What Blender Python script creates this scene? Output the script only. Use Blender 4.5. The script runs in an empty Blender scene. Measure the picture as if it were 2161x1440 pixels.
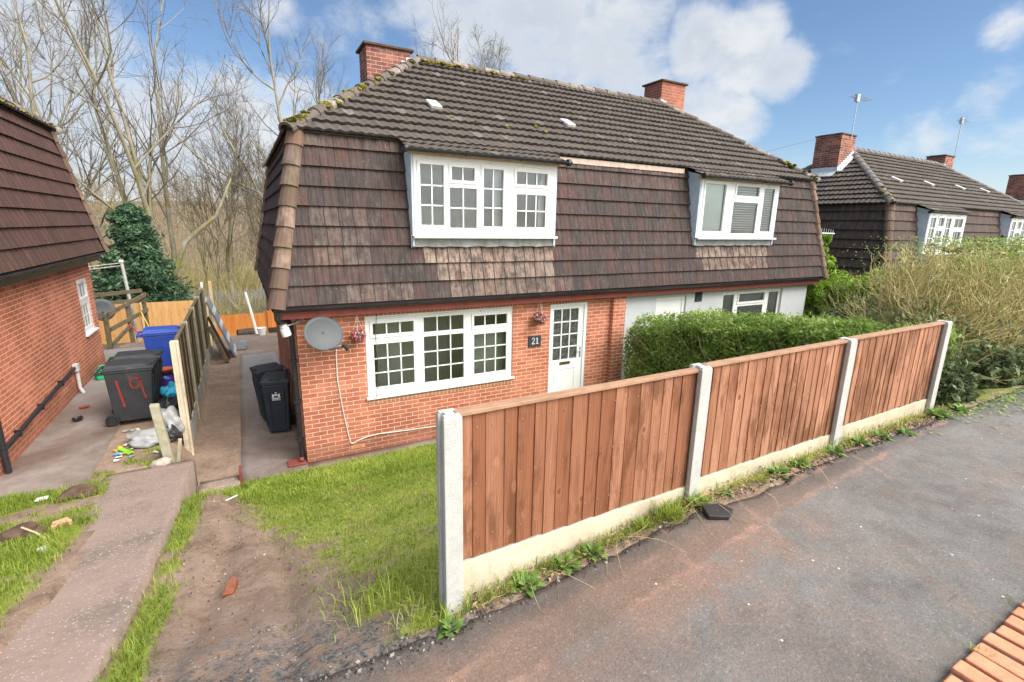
import bpy, bmesh, math, random
import numpy as np
from mathutils import Matrix, Vector
R = math.radians
rng = np.random.default_rng(7)
random.seed(7)
S = bpy.context.scene
COL = S.collection

# ------------------------------------------------------------------ camera
cd = bpy.data.cameras.new('camera'); cam = bpy.data.objects.new('camera', cd); COL.objects.link(cam)
cr = Vector((0.878247, -0.477886, 0.01755)); cu = Vector((0.0947255, 0.2098225, 0.97314)); cf = Vector((0.4687325, 0.8529944, -0.229544))
cam.matrix_world = Matrix(((cr.x, cu.x, -cf.x, -0.63987), (cr.y, cu.y, -cf.y, -8.12369), (cr.z, cu.z, -cf.z, 3.90278), (0, 0, 0, 1)))
cd.sensor_fit = 'HORIZONTAL'; cd.sensor_width = 36.0; cd.lens = 17.197
cd.clip_start = 0.05; cd.clip_end = 3000
S.camera = cam

# ------------------------------------------------------------------ exposure
S.view_settings.view_transform = 'Standard'; S.view_settings.look = 'None'
S.view_settings.gamma = 1.0; S.view_settings.exposure = 1.18
S.cycles.max_bounces = 8; S.cycles.diffuse_bounces = 4; S.cycles.transparent_max_bounces = 12
S.cycles.use_denoising = True

# ------------------------------------------------------------------ sun + sky
SUN_EL, SUN_AZ = 47.0, 148.0        # azimuth clockwise from +Y (so 150 = ahead-right of the facade)
sl = bpy.data.lights.new('sun', 'SUN'); sl.energy = 1.25; sl.angle = R(30); sl.color = (1, 0.96, 0.9)
so = bpy.data.objects.new('sun', sl); COL.objects.link(so)
sd = Vector((math.sin(R(SUN_AZ)) * math.cos(R(SUN_EL)), math.cos(R(SUN_AZ)) * math.cos(R(SUN_EL)), math.sin(R(SUN_EL))))
so.rotation_euler = sd.to_track_quat('Z', 'Y').to_euler(); so.location = (0, -10, 30)

class NT:
    """small helper to write node trees"""
    def __init__(s, nt): s.nt = nt
    def n(s, t, **k):
        nd = s.nt.nodes.new(t)
        for a, b in k.items():
            if a == 'ins':
                for i, v in b.items():
                    if hasattr(v, 'is_output'): s.nt.links.new(v, nd.inputs[i])
                    else: nd.inputs[i].default_value = v
            else: setattr(nd, a, b)
        return nd
    def l(s, a, b): s.nt.links.new(a, b)
    def m(s, op, a, b=None, c=None, clamp=False):
        nd = s.n('ShaderNodeMath', operation=op, use_clamp=clamp)
        for i, v in enumerate((a, b, c)):
            if v is None: continue
            if hasattr(v, 'is_output'): s.l(v, nd.inputs[i])
            else: nd.inputs[i].default_value = v
        return nd.outputs[0]
    def vm(s, op, a, b=None):
        nd = s.n('ShaderNodeVectorMath', operation=op)
        for i, v in enumerate((a, b)):
            if v is None: continue
            if hasattr(v, 'is_output'): s.l(v, nd.inputs[i])
            else: nd.inputs[i].default_value = v
        return nd.outputs[1] if op in ('LENGTH', 'DISTANCE', 'DOT_PRODUCT') else nd.outputs[0]
    def mix(s, f, a, b, bt='MIX'):
        nd = s.n('ShaderNodeMix', data_type='RGBA', blend_type=bt, clamp_factor=True)
        for i, v in ((0, f), (6, a), (7, b)):
            if hasattr(v, 'is_output'): s.l(v, nd.inputs[i])
            else: nd.inputs[i].default_value = v if i == 0 else (*v[:3], 1)
        return nd.outputs[2]
    def noise(s, vec, scale, detail=4, rough=.55, dist=0.0, dim='3D'):
        nd = s.n('ShaderNodeTexNoise', noise_dimensions=dim)
        if vec is not None: s.l(vec, nd.inputs['Vector'])
        nd.inputs['Scale'].default_value = scale; nd.inputs['Detail'].default_value = detail
        nd.inputs['Roughness'].default_value = rough; nd.inputs['Distortion'].default_value = dist
        return nd.outputs['Fac']
    def ss(s, v, lo, hi):
        nd = s.n('ShaderNodeMapRange', interpolation_type='SMOOTHSTEP')
        s.l(v, nd.inputs[0]); nd.inputs[1].default_value = lo; nd.inputs[2].default_value = hi
        return nd.outputs[0]
    def ramp(s, v, stops):
        nd = s.n('ShaderNodeValToRGB'); s.l(v, nd.inputs[0])
        e = nd.color_ramp.elements
        while len(e) < len(stops): e.new(0.5)
        for i, (p, c) in enumerate(stops): e[i].position = p; e[i].color = (*c[:3], 1)
        return nd.outputs[0]
    def scale(s, vec, xyz):
        nd = s.n('ShaderNodeMapping'); s.l(vec, nd.inputs[0]); nd.inputs['Scale'].default_value = xyz
        return nd.outputs[0]

W = bpy.data.worlds.new('World'); S.world = W; W.use_nodes = True
t = NT(W.node_tree); W.node_tree.nodes.clear()
sky = t.n('ShaderNodeTexSky', sky_type='NISHITA', sun_disc=False, sun_elevation=R(SUN_EL), sun_rotation=R(SUN_AZ), air_density=1.0, dust_density=0.4, ozone_density=1.5)
tc = t.n('ShaderNodeTexCoord').outputs['Generated']
sep = t.n('ShaderNodeSeparateXYZ', ins={0: tc})
zc = t.m('MAXIMUM', sep.outputs[2], 0.0)
dv = t.m('DIVIDE', 1.0, t.m('ADD', zc, 0.22))
cp = t.n('ShaderNodeCombineXYZ', ins={0: t.m('MULTIPLY', sep.outputs[0], dv), 1: t.m('MULTIPLY', sep.outputs[1], dv), 2: 0.37}).outputs[0]
big = t.noise(cp, 1.15, 3, .5, .3)
fine = t.noise(cp, 3.2, 9, .62, .25)
puff = t.noise(t.scale(tc, (1, 1, 1.5)), 9.0, 7, .6, .2)
# cumulus banks: soft bodies standing in given directions of the sky
blobs = [((.70, .645, .300), .085, 1.0), ((.75, .60, .285), .085, 1.0), ((.795, .555, .250), .065, 1.0), ((.735, .655, .200), .10, .75),
         ((.775, .61, .18), .075, .7), ((.60, .745, .29), .16, .9), ((.48, .81, .33), .17, 1.0), ((.36, .87, .34), .14, .9), ((.53, .80, .25), .12, .7),
         ((-.2, .95, .19), .15, 1.0), ((-.24, .96, .10), .18, 1.0), ((-.10, .98, .11), .18, 1.0), ((.03, .98, .11), .17, 1.0), ((-.32, .92, .24), .14, .9), ((.10, .97, .19), .10, .7), ((.08, .94, .33), .06, .6),
         ((.91, .39, .13), .10, .45), ((.945, .31, .115), .10, .5), ((.927, .33, .181), .06, .55), ((.908, .325, .264), .045, .5),
         ((-.3, .9, .3), .15, .6), ((.2, .93, .3), .10, .45)]
acc = None
for c, r, wgt in blobs:
    l = math.sqrt(sum(q * q for q in c)); c = tuple(q / l for q in c)
    dd = t.vm('DISTANCE', tc, c)
    v = t.m('MULTIPLY', t.ss(dd, r * 1.35, r * 0.15), wgt)
    acc = v if acc is None else t.m('MAXIMUM', acc, v)
shape = t.m('ADD', acc, t.m('MULTIPLY', t.m('SUBTRACT', puff, .5), 1.35))
cov1 = t.m('MULTIPLY', .90, t.ss(t.m('ADD', shape, t.m('MULTIPLY', t.m('SUBTRACT', fine, .5), .5)), .28, .90))
cov2 = t.m('MULTIPLY', t.ss(t.m('ADD', big, t.m('MULTIPLY', t.m('SUBTRACT', fine, .5), .8)), .58, .9), .45)
hz = t.ss(sep.outputs[2], .16, -.02)
cov = t.m('MAXIMUM', t.m('MAXIMUM', cov1, cov2), t.m('MULTIPLY', hz, .55))
dens = t.ss(t.m('ADD', shape, t.m('MULTIPLY', fine, .25)), .55, 1.25)
cl = t.mix(dens, (.93, .96, 1.0), (.66, .72, .80))
cl = t.mix(t.m('MULTIPLY', t.ss(puff, .46, .72), .8), cl, (1.0, 1.0, 1.0))
skyc = t.mix(1.0, sky.outputs[0], (.92, 1.02, 1.12), 'MULTIPLY')
SKY_K = 0.058
sun_d = t.vm('DOT_PRODUCT', tc, tuple(sd))
fill_veil = t.ss(t.m('ADD', sun_d, t.m('MULTIPLY', t.m('SUBTRACT', fine, .5), .25)), 0.38, .92)  # unseen bright cloud veil around the sun, added for soft fill light
cov = t.m('MAXIMUM', cov, t.m('MULTIPLY', fill_veil, .92))
cl = t.mix(fill_veil, cl, (1.0, .975, .94))
clk = t.m('MULTIPLY_ADD', fill_veil, 1.55, .42)
bg1 = t.n('ShaderNodeBackground', ins={0: skyc, 1: SKY_K})
bg2 = t.n('ShaderNodeBackground', ins={0: cl, 1: clk})
mx = t.n('ShaderNodeMixShader', ins={0: cov, 1: bg1.outputs[0], 2: bg2.outputs[0]})
out = t.n('ShaderNodeOutputWorld'); t.l(mx.outputs[0], out.inputs[0])

# ------------------------------------------------------------------ mesh helpers
class MB:
    def __init__(s, M=None): s.v = []; s.f = []; s.t = []; s.M = M
    def add(s, vs, fs, tint=None):
        o = len(s.v)
        if s.M is not None: vs = [tuple(s.M @ Vector(q)) for q in vs]
        s.v.extend([tuple(q) for q in vs]); s.f.extend([tuple(i + o for i in f) for f in fs]); s.t.extend([tint] * len(fs))
        return s
    def box(s, x0, y0, z0, x1, y1, z1, tint=None):
        if x0 > x1: x0, x1 = x1, x0
        if y0 > y1: y0, y1 = y1, y0
        if z0 > z1: z0, z1 = z1, z0
        return s.add([(x0, y0, z0), (x1, y0, z0), (x1, y1, z0), (x0, y1, z0), (x0, y0, z1), (x1, y0, z1), (x1, y1, z1), (x0, y1, z1)],
                     [(3, 2, 1, 0), (4, 5, 6, 7), (0, 1, 5, 4), (1, 2, 6, 5), (2, 3, 7, 6), (3, 0, 4, 7)], tint)
    def hexa(s, b, tp, tint=None):        # bottom 4 + top 4 corners, counter-clockwise
        return s.add(list(b) + list(tp), [(3, 2, 1, 0), (4, 5, 6, 7), (0, 1, 5, 4), (1, 2, 6, 5), (2, 3, 7, 6), (3, 0, 4, 7)], tint)
    def quad(s, a, b, c, d, tint=None): return s.add([a, b, c, d], [(0, 1, 2, 3)], tint)
    def poly(s, pts, tint=None): return s.add(pts, [tuple(range(len(pts)))], tint)
    def prism(s, pts, vec, tint=None):    # pts ccw polygon, extruded by vec
        n = len(pts); vec = Vector(vec); p2 = [tuple(Vector(q) + vec) for q in pts]
        return s.add(list(pts) + p2, [tuple(reversed(range(n))), tuple(range(n, 2 * n))] + [(i, (i + 1) % n, n + (i + 1) % n, n + i) for i in range(n)], tint)
    def tube(s, pts, r, n=8, caps=True, tint=None):
        pts = [Vector(q) for q in pts]; k = len(pts)
        rs = r if hasattr(r, '__len__') else [r] * k
        vs = []; prev = None
        for i, q in enumerate(pts):
            d = (pts[min(i + 1, k - 1)] - pts[max(i - 1, 0)]).normalized()
            if prev is None:
                a = d.cross(Vector((0, 0, 1)) if abs(d.z) < .9 else Vector((1, 0, 0))).normalized()
            else:
                a = (prev - d * prev.dot(d)).normalized()
            prev = a; b = d.cross(a)
            for j in range(n):
                an = 2 * math.pi * j / n; vs.append(tuple(q + (a * math.cos(an) + b * math.sin(an)) * rs[i]))
        fs = [(i * n + j, i * n + (j + 1) % n, (i + 1) * n + (j + 1) % n, (i + 1) * n + j) for i in range(k - 1) for j in range(n)]
        if caps: fs += [tuple(reversed(range(n))), tuple(range((k - 1) * n, k * n))]
        return s.add(vs, fs, tint)
    def lathe(s, prof, n=24, c=(0, 0, 0), tint=None):   # prof (r, z), axis z
        vs = []; k = len(prof)
        for r_, z in prof:
            for j in range(n):
                an = 2 * math.pi * j / n; vs.append((c[0] + r_ * math.cos(an), c[1] + r_ * math.sin(an), c[2] + z))
        fs = [(i * n + j, i * n + (j + 1) % n, (i + 1) * n + (j + 1) % n, (i + 1) * n + j) for i in range(k - 1) for j in range(n)]
        return s.add(vs, fs, tint)
    def blob(s, c, rad, seed=0, sub=2, amp=.25, tint=None):
        bm = bmesh.new(); bmesh.ops.create_icosphere(bm, subdivisions=sub, radius=1)
        rr = random.Random(seed); ph = [rr.uniform(0, 6) for _ in range(6)]
        vs = []
        for v in bm.verts:
            q = v.co; k = 1 + amp * (math.sin(q.x * 3 + ph[0]) * math.sin(q.y * 3.3 + ph[1]) + .6 * math.sin(q.z * 5 + ph[2]) * math.sin(q.x * 4.5 + ph[3]) + rr.uniform(-.25, .25))
            vs.append((c[0] + q.x * rad[0] * k, c[1] + q.y * rad[1] * k, c[2] + q.z * rad[2] * k))
        fs = [tuple(v.index for v in f.verts) for f in bm.faces]; bm.free()
        return s.add(vs, fs, tint)
    def build(s, name, mat, parent=None, smooth=False, bevel=0, loc=None):
        me = bpy.data.meshes.new(name); me.from_pydata(s.v, [], s.f)
        if any(x is not None for x in s.t):
            at = me.attributes.new('tint', 'FLOAT_COLOR', 'FACE')
            at.data.foreach_set('color', np.array([(x if x is not None else (.5, 0, 0)) + (1.0,) for x in s.t], 'f').ravel())
        if smooth: me.polygons.foreach_set('use_smooth', [True] * len(me.polygons))
        me.materials.append(mat); me.update()
        o = bpy.data.objects.new(name, me); COL.objects.link(o)
        if loc: o.location = loc
        if parent is not None: o.parent = parent
        if bevel:
            b = o.modifiers.new('bevel', 'BEVEL'); b.width = bevel; b.segments = 2; b.limit_method = 'ANGLE'; b.angle_limit = R(40)
        return o

def fast(name, V, F, mat, parent=None, tint=None, smooth=False):
    """numpy arrays -> mesh; F is (m, k); tint (m, 3) per face"""
    V = np.asarray(V, 'f'); F = np.asarray(F, 'i'); m, k = F.shape
    me = bpy.data.meshes.new(name)
    me.vertices.add(len(V)); me.vertices.foreach_set('co', V.ravel())
    me.loops.add(m * k); me.loops.foreach_set('vertex_index', F.ravel())
    me.polygons.add(m); me.polygons.foreach_set('loop_start', np.arange(0, m * k, k, dtype='i'))
    me.polygons.foreach_set('loop_total', np.full(m, k, 'i'))
    if smooth: me.polygons.foreach_set('use_smooth', np.ones(m, bool))
    if tint is not None:
        at = me.attributes.new('tint', 'FLOAT_COLOR', 'FACE')
        at.data.foreach_set('color', np.concatenate([np.asarray(tint, 'f'), np.ones((m, 1), 'f')], 1).ravel())
    me.materials.append(mat); me.update(calc_edges=True)
    o = bpy.data.objects.new(name, me); COL.objects.link(o)
    if parent is not None: o.parent = parent
    return o

def tag(o, label=None, cat=None, group=None, kind=None):
    if label: o['label'] = label
    if cat: o['category'] = cat
    if group: o['group'] = group
    if kind: o['kind'] = kind
    return o
def thing(name, label, cat, loc=(0, 0, 0), rz=0.0, group=None):
    o = bpy.data.objects.new(name, None); COL.objects.link(o); o.location = loc; o.rotation_euler = (0, 0, rz); o.empty_display_size = .2
    return tag(o, label, cat, group)
def dup(o, loc=None, rz=None, label=None, sc=None):
    def cp(a, par):
        c = a.copy(); COL.objects.link(c)
        if par is not None: c.parent = par
        for ch in a.children: cp(ch, c)
        return c
    r = cp(o, None)
    if loc is not None: r.location = loc
    if rz is not None: r.rotation_euler = (0, 0, rz)
    if sc is not None: r.scale = sc
    if label: r['label'] = label
    return r

# ------------------------------------------------------------------ materials
MATS = {}
def newmat(name):
    m = bpy.data.materials.new(name); m.use_nodes = True; m.node_tree.nodes.clear(); return m, NT(m.node_tree)
def finish(t, col, rough=.7, bump=None, bstr=.4, bdist=.01, spec=.3, metal=0.0, normal=None):
    p = t.n('ShaderNodeBsdfPrincipled')
    for k, v in (('Base Color', col), ('Roughness', rough), ('Specular IOR Level', spec), ('Metallic', metal)):
        if hasattr(v, 'is_output'): t.l(v, p.inputs[k])
        elif k == 'Base Color': p.inputs[k].default_value = (*v[:3], 1)
        else: p.inputs[k].default_value = v
    if bump is not None:
        b = t.n('ShaderNodeBump', ins={'Strength': bstr, 'Distance': bdist, 'Height': bump}); t.l(b.outputs[0], p.inputs['Normal'])
    o = t.n('ShaderNodeOutputMaterial'); t.l(p.outputs[0], o.inputs[0])
    return p
def OC(t): return t.n('ShaderNodeTexCoord').outputs['Object']
def TINT(t):
    a = t.n('ShaderNodeAttribute', attribute_name='tint'); s = t.n('ShaderNodeSeparateColor', ins={0: a.outputs['Color']})
    return s.outputs[0], s.outputs[1], s.outputs[2], a.outputs['Color']
def simple(name, col, rough=.6, var=.15, scale=6, spec=.3, metal=0.0, bump=.15, dirt=None, dirt_amt=.5):
    """painted / plastic / stone surface with mottling, optional dirt colour"""
    m, t = newmat(name); v = OC(t)
    n1 = t.noise(v, scale, 6, .6); n2 = t.noise(v, scale * 9, 3, .6)
    f = t.m('MULTIPLY_ADD', n1, .7, t.m('MULTIPLY', n2, .3))
    c = t.mix(t.ss(f, .3, .7), tuple(q * (1 - var) for q in col), tuple(min(1, q * (1 + var)) for q in col))
    if dirt: c = t.mix(t.m('MULTIPLY', t.ss(t.noise(v, scale * .45, 7, .7, .5), .5, .72), dirt_amt), c, dirt)
    finish(t, c, rough, n2, bump, .004, spec, metal)
    MATS[name] = m; return m

def brick_mat(name, c1, c2, mortar, soldiers=False, eff=.0):
    m, t = newmat(name); tcn = t.n('ShaderNodeTexCoord'); ob = tcn.outputs['Object']; nn = tcn.outputs['Normal']
    sp = t.n('ShaderNodeSeparateXYZ', ins={0: ob}); sn = t.n('ShaderNodeSeparateXYZ', ins={0: nn})
    side = t.m('GREATER_THAN', t.m('ABSOLUTE', sn.outputs[0]), .6)
    u = t.m('ADD', t.m('MULTIPLY', sp.outputs[0], t.m('SUBTRACT', 1, side)), t.m('MULTIPLY', t.m('ADD', sp.outputs[1], .1125), side))
    vec = t.n('ShaderNodeCombineXYZ', ins={0: u, 1: sp.outputs[2], 2: 0.0}).outputs[0]
    if soldiers: vec = t.n('ShaderNodeCombineXYZ', ins={0: sp.outputs[2], 1: u, 2: 0.0}).outputs[0]
    wob = t.n('ShaderNodeTexNoise', ins={'Vector': vec, 'Scale': 9.0, 'Detail': 2.0}).outputs['Color']
    vec2 = t.vm('ADD', vec, t.vm('MULTIPLY', t.vm('SUBTRACT', wob, (.5, .5, .5)), (.007, .007, 0)))
    b = t.n('ShaderNodeTexBrick', offset=.0 if soldiers else .5, ins={'Vector': vec2, 'Color1': (0, 0, 0, 1), 'Color2': (1, 1, 1, 1), 'Mortar': (.5, .5, .5, 1), 'Scale': 1.0, 'Mortar Size': .0056, 'Mortar Smooth': .25, 'Bias': 0.0, 'Brick Width': .225, 'Row Height': .075})
    rnd = b.outputs['Color']; mo = b.outputs['Fac']
    big = t.noise(ob, 1.3, 5, .6); sm = t.noise(ob, 40, 5, .7)
    bc = t.mix(rnd, c1, c2)
    bc = t.mix(t.ss(big, .35, .7), bc, tuple(q * .82 for q in c1))
    bc = t.mix(t.m('MULTIPLY', t.ss(sm, .5, .75), .35), bc, tuple(q * .55 for q in c1))
    if eff: bc = t.mix(t.m('MULTIPLY', t.ss(t.noise(ob, 2.2, 6, .7), .52, .75), eff), bc, (.62, .42, .34))
    mc = t.mix(t.ss(sm, .3, .7), tuple(q * .85 for q in mortar), mortar)
    c = t.mix(mo, bc, mc)
    # damp, darker plinth and rising damp
    pl = t.ss(t.m('ADD', sp.outputs[2], t.m('MULTIPLY', t.m('SUBTRACT', t.noise(ob, 2.5, 5, .6), .5), .25)), .34, .16)
    c = t.mix(t.m('MULTIPLY', pl, .45), c, (.20, .095, .06))
    h = t.m('SUBTRACT', t.m('MULTIPLY', sm, .25), t.m('MULTIPLY', mo, 1.0))
    finish(t, c, .85, h, .5, .006, .2)
    MATS[name] = m; return m

def tile_mat(name, dark, red, pale, lichen=(.42, .38, .28), moss=0.25, streak=1.0):
    m, t = newmat(name); v = OC(t); r, g, b_, _ = TINT(t)
    n1 = t.noise(v, 1.1, 6, .65, .4); n2 = t.noise(v, 24, 5, .7)
    st = t.noise(t.scale(v, (18, 18, .9)), 1.0, 5, .6)
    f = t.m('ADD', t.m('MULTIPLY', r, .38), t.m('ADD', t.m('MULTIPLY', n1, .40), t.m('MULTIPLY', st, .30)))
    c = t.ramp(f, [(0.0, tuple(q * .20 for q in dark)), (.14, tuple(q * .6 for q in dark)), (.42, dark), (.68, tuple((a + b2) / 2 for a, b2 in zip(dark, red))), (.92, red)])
    c = t.mix(t.m('MULTIPLY', t.ss(st, .48, .74), .5 * streak), c, tuple(q * .35 for q in dark))
    c = t.mix(t.m('MULTIPLY', t.ss(st, .48, .30), .42 * streak), c, tuple(min(1, q * 2.3) for q in dark))
    pf = t.m('MULTIPLY', g, t.ss(t.m('ADD', n1, t.m('MULTIPLY', st, .8)), .62, 1.02))
    pf = t.m('MULTIPLY', g, t.m('ADD', .12, t.m('MULTIPLY', .88, t.ss(t.m('ADD', t.noise(v, 5, 5, .7), t.m('MULTIPLY', st, .6)), .98, .62))))
    c = t.mix(pf, c, pale)
    sp_ = t.n('ShaderNodeTexVoronoi', ins={'Vector': v, 'Scale': 13.0}).outputs['Distance']
    c = t.mix(t.m('MULTIPLY', t.ss(t.m('ADD', sp_, t.m('MULTIPLY', t.noise(v, 3, 3), .2)), .20, .10), .75), c, lichen)
    c = t.mix(t.m('MULTIPLY', t.m('MULTIPLY', b_, t.ss(t.noise(v, 4.5, 6, .75), .46, .66)), .9), c, (.17, .17, .035))
    finish(t, c, .82, t.m('ADD', n2, t.m('MULTIPLY', st, .5)), .35, .006, .25)
    MATS[name] = m; return m

def leaf_mat(name, c_dark, c_mid, c_light, transl=.25, rough=.5):
    m, t = newmat(name); r, g, b_, col = TINT(t)
    n = t.noise(OC(t), 1.7, 4, .6)
    f = t.m('ADD', t.m('MULTIPLY', r, .7), t.m('MULTIPLY', t.m('SUBTRACT', n, .35), .75), clamp=True)
    c = t.ramp(f, [(0.1, c_dark), (.5, c_mid), (.92, c_light)])
    p = t.n('ShaderNodeBsdfPrincipled', ins={'Base Color': c, 'Roughness': rough, 'Specular IOR Level': .3})
    tr = t.n('ShaderNodeBsdfTranslucent', ins={0: c})
    mx = t.n('ShaderNodeMixShader', ins={0: transl, 1: p.outputs[0], 2: tr.outputs[0]})
    o = t.n('ShaderNodeOutputMaterial'); t.l(mx.outputs[0], o.inputs[0])
    MATS[name] = m; return m
def tint_mat(name, rough=.5, var=.12, metal=0.0, transl=0):
    """base colour straight from the per-face colour (flowers, toys, litter)"""
    m, t = newmat(name); _, _, _, col = TINT(t); n = t.noise(OC(t), 30, 4, .6)
    c = t.mix(t.m('MULTIPLY', t.ss(n, .45, .75), var * 3), col, (.05, .045, .04))
    finish(t, c, rough, n, .1, .003, .35, metal)
    MATS[name] = m; return m
# ------------------------------------------------------------------ material library
brick_mat('brick', (.46, .142, .078), (.68, .25, .145), (.80, .62, .49), eff=.16)
brick_mat('brick_soldier', (.50, .19, .11), (.62, .26, .15), (.84, .66, .48), soldiers=True)
brick_mat('brick_neighbour', (.52, .16, .085), (.74, .265, .155), (.86, .58, .42))
brick_mat('brick_chimney', (.17, .065, .05), (.50, .18, .115), (.50, .42, .37), eff=.45)
brick_mat('brick_chimney_clean', (.36, .125, .08), (.52, .20, .125), (.50, .33, .26))
tile_mat('tile_hung', (.066, .052, .048), (.125, .060, .048), (.36, .265, .205), (.40, .34, .27))
tile_mat('tile_hung_left', (.095, .055, .044), (.145, .068, .050), (.42, .20, .11), (.30, .22, .10), streak=.6)
tile_mat('tile_hung_far', (.085, .064, .055), (.12, .07, .055), (.40, .28, .22), (.42, .36, .28))
tile_mat('tile_roof', (.088, .074, .066), (.125, .092, .078), (.40, .34, .30), (.36, .33, .22))
tile_mat('tile_hip', (.105, .073, .060), (.235, .13, .088), (.36, .25, .19), (.50, .42, .34), streak=.35)
tile_mat('ridge_brown', (.115, .095, .084), (.165, .125, .105), (.40, .34, .30), (.42, .38, .27), streak=.3)
simple('ridge_grey', (.19, .17, .16), .85, .25, 5, dirt=(.30, .27, .12), dirt_amt=.5)
simple('upvc', (.83, .83, .82), .35, .02, 3, .4, bump=.02, dirt=(.66, .65, .60), dirt_amt=.18)
simple('upvc_door', (.84, .84, .83), .32, .02, 3, .4, bump=.02)
simple('render_grey', (.56, .57, .585), .9, .04, 2, .15, bump=.3, dirt=(.42, .43, .43), dirt_amt=.35)
simple('black_plastic', (.022, .023, .026), .42, .25, 5, .45, bump=.05, dirt=(.11, .10, .09), dirt_amt=.35)
simple('grey_plastic', (.035, .036, .040), .5, .2, 4, .4, bump=.08, dirt=(.12, .115, .105), dirt_amt=.5)
simple('navy_plastic', (.020, .027, .040), .45, .2, 4, .4, bump=.08, dirt=(.09, .09, .09), dirt_amt=.4)
simple('blue_plastic', (.030, .080, .42), .4, .12, 4, .45, bump=.05, dirt=(.10, .14, .36), dirt_amt=.4)
simple('fascia_red', (.24, .062, .050), .55, .2, 6, dirt=(.12, .06, .05))
simple('lead', (.30, .30, .295), .55, .3, 9, .4, bump=.4, dirt=(.50, .50, .50), dirt_amt=.6)
simple('lead_pale', (.60, .63, .66), .5, .12, 7, .4, bump=.3)
simple('lead_blue', (.60, .68, .78), .5, .12, 5, .4, bump=.2)
simple('pale_fillet', (.60, .45, .37), .85, .15, 8, dirt=(.33, .26, .23), dirt_amt=.6)
simple('vent_white', (.66, .65, .62), .6, .12, 14, bump=.2, dirt=(.35, .34, .31))
simple('concrete_post', (.50, .495, .455), .88, .14, 9, .15, bump=.6, dirt=(.36, .36, .30), dirt_amt=.65)
simple('concrete_old', (.38, .35, .25), .92, .22, 7, .1, bump=.6, dirt=(.27, .22, .08), dirt_amt=.7)
simple('gravel_board', (.62, .525, .385), .9, .16, 5, .15, bump=.6, dirt=(.36, .32, .22), dirt_amt=.7)
simple('slate', (.045, .05, .055), .6, .25, 10, .35, bump=.5)
simple('dish_grey', (.095, .10, .105), .6, .05, 3, .4, bump=.03, dirt=(.18, .18, .18), dirt_amt=.3)
simple('steel', (.45, .46, .47), .4, .1, 6, .5, .6)
simple('brass', (.16, .12, .05), .4, .2, 9, .5, .5)
simple('white_plastic', (.80, .80, .79), .4, .03, 5, .4, bump=.03, dirt=(.62, .60, .56), dirt_amt=.2)
simple('cable_white', (.72, .68, .60), .6, .06, 5)
simple('cable_dark', (.08, .05, .04), .7, .1, 5)
simple('timber_weathered', (.17, .135, .085), .9, .3, 7, .1, bump=.5, dirt=(.09, .09, .05), dirt_amt=.6)
simple('timber_pale', (.60, .45, .28), .85, .15, 6, .15, bump=.3)
simple('rock', (.42, .35, .29), .95, .35, 14, .1, bump=.7)
simple('soil_clod', (.11, .072, .052), .95, .35, 9, .1, bump=.7)
simple('bark_log', (.085, .07, .06), .95, .4, 9, .1, bump=.8)
simple('room_wall', (.76, .78, .70), .9, .05, 2, .1)
simple('room_dark', (.10, .10, .09), .9, .05, 2, .1)
simple('room_floor', (.20, .26, .12), .95, .2, 12, .1)
simple('blind', (.66, .67, .66), .6, .04, 4, .2)
simple('blind_frost', (.55, .60, .57), .7, .03, 4, .2)
simple('curtain_grey', (.30, .30, .34), .9, .1, 8, .1)
simple('palisade', (.24, .27, .30), .5, .1, 6, .4, .3)
simple('paint_red', (.32, .035, .03), .7, .2, 40, .3)
simple('paint_white', (.78, .78, .78), .6, .05, 20, .3)
simple('terracotta_pale', (.62, .34, .20), .9, .12, 8, .1, bump=.3)
simple('brick_orange', (.62, .285, .165), .9, .2, 9, .1, bump=.4, dirt=(.38, .20, .12), dirt_amt=.4)
simple('brick_dark', (.26, .09, .05), .9, .3, 30, .1, bump=.6, dirt=(.2, .13, .1))
simple('jerry_green', (.02, .42, .17), .4, .12, 4, .45, bump=.03)
simple('tarp_blue', (.06, .42, .62), .5, .15, 6, .35)
simple('bag_grey', (.34, .34, .33), .5, .2, 6, .35)
simple('bag_black', (.03, .03, .032), .4, .3, 6, .5)
simple('slab_grey', (.23, .245, .26), .6, .15, 5, .3, bump=.2)
simple('rubber', (.022, .022, .022), .8, .2, 8, .3)
tint_mat('toy', .4, .08); tint_mat('petal', .6, .05)

m, t = newmat('glass'); MATS['glass'] = m
lw = t.n('ShaderNodeFresnel', ins={'IOR': 1.55})
gl = t.n('ShaderNodeBsdfGlossy', ins={'Color': (.95, .97, .97, 1), 'Roughness': .015})
tp = t.n('ShaderNodeBsdfTransparent', ins={0: (.86, .89, .86, 1)})
fac = t.m('ADD', t.m('MULTIPLY', lw.outputs[0], 1.25), .035)
mx = t.n('ShaderNodeMixShader', ins={0: fac, 1: tp.outputs[0], 2: gl.outputs[0]})
o = t.n('ShaderNodeOutputMaterial'); t.l(mx.outputs[0], o.inputs[0])

m, t = newmat('glass_obscure'); MATS['glass_obscure'] = m
v = OC(t); n = t.noise(v, 26, 6, .7); n2 = t.noise(v, 70, 3, .6)
finish(t, t.mix(t.ss(n, .35, .68), (.035, .04, .035), (.15, .16, .15)), .22, n2, .6, .01, .5)

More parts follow.
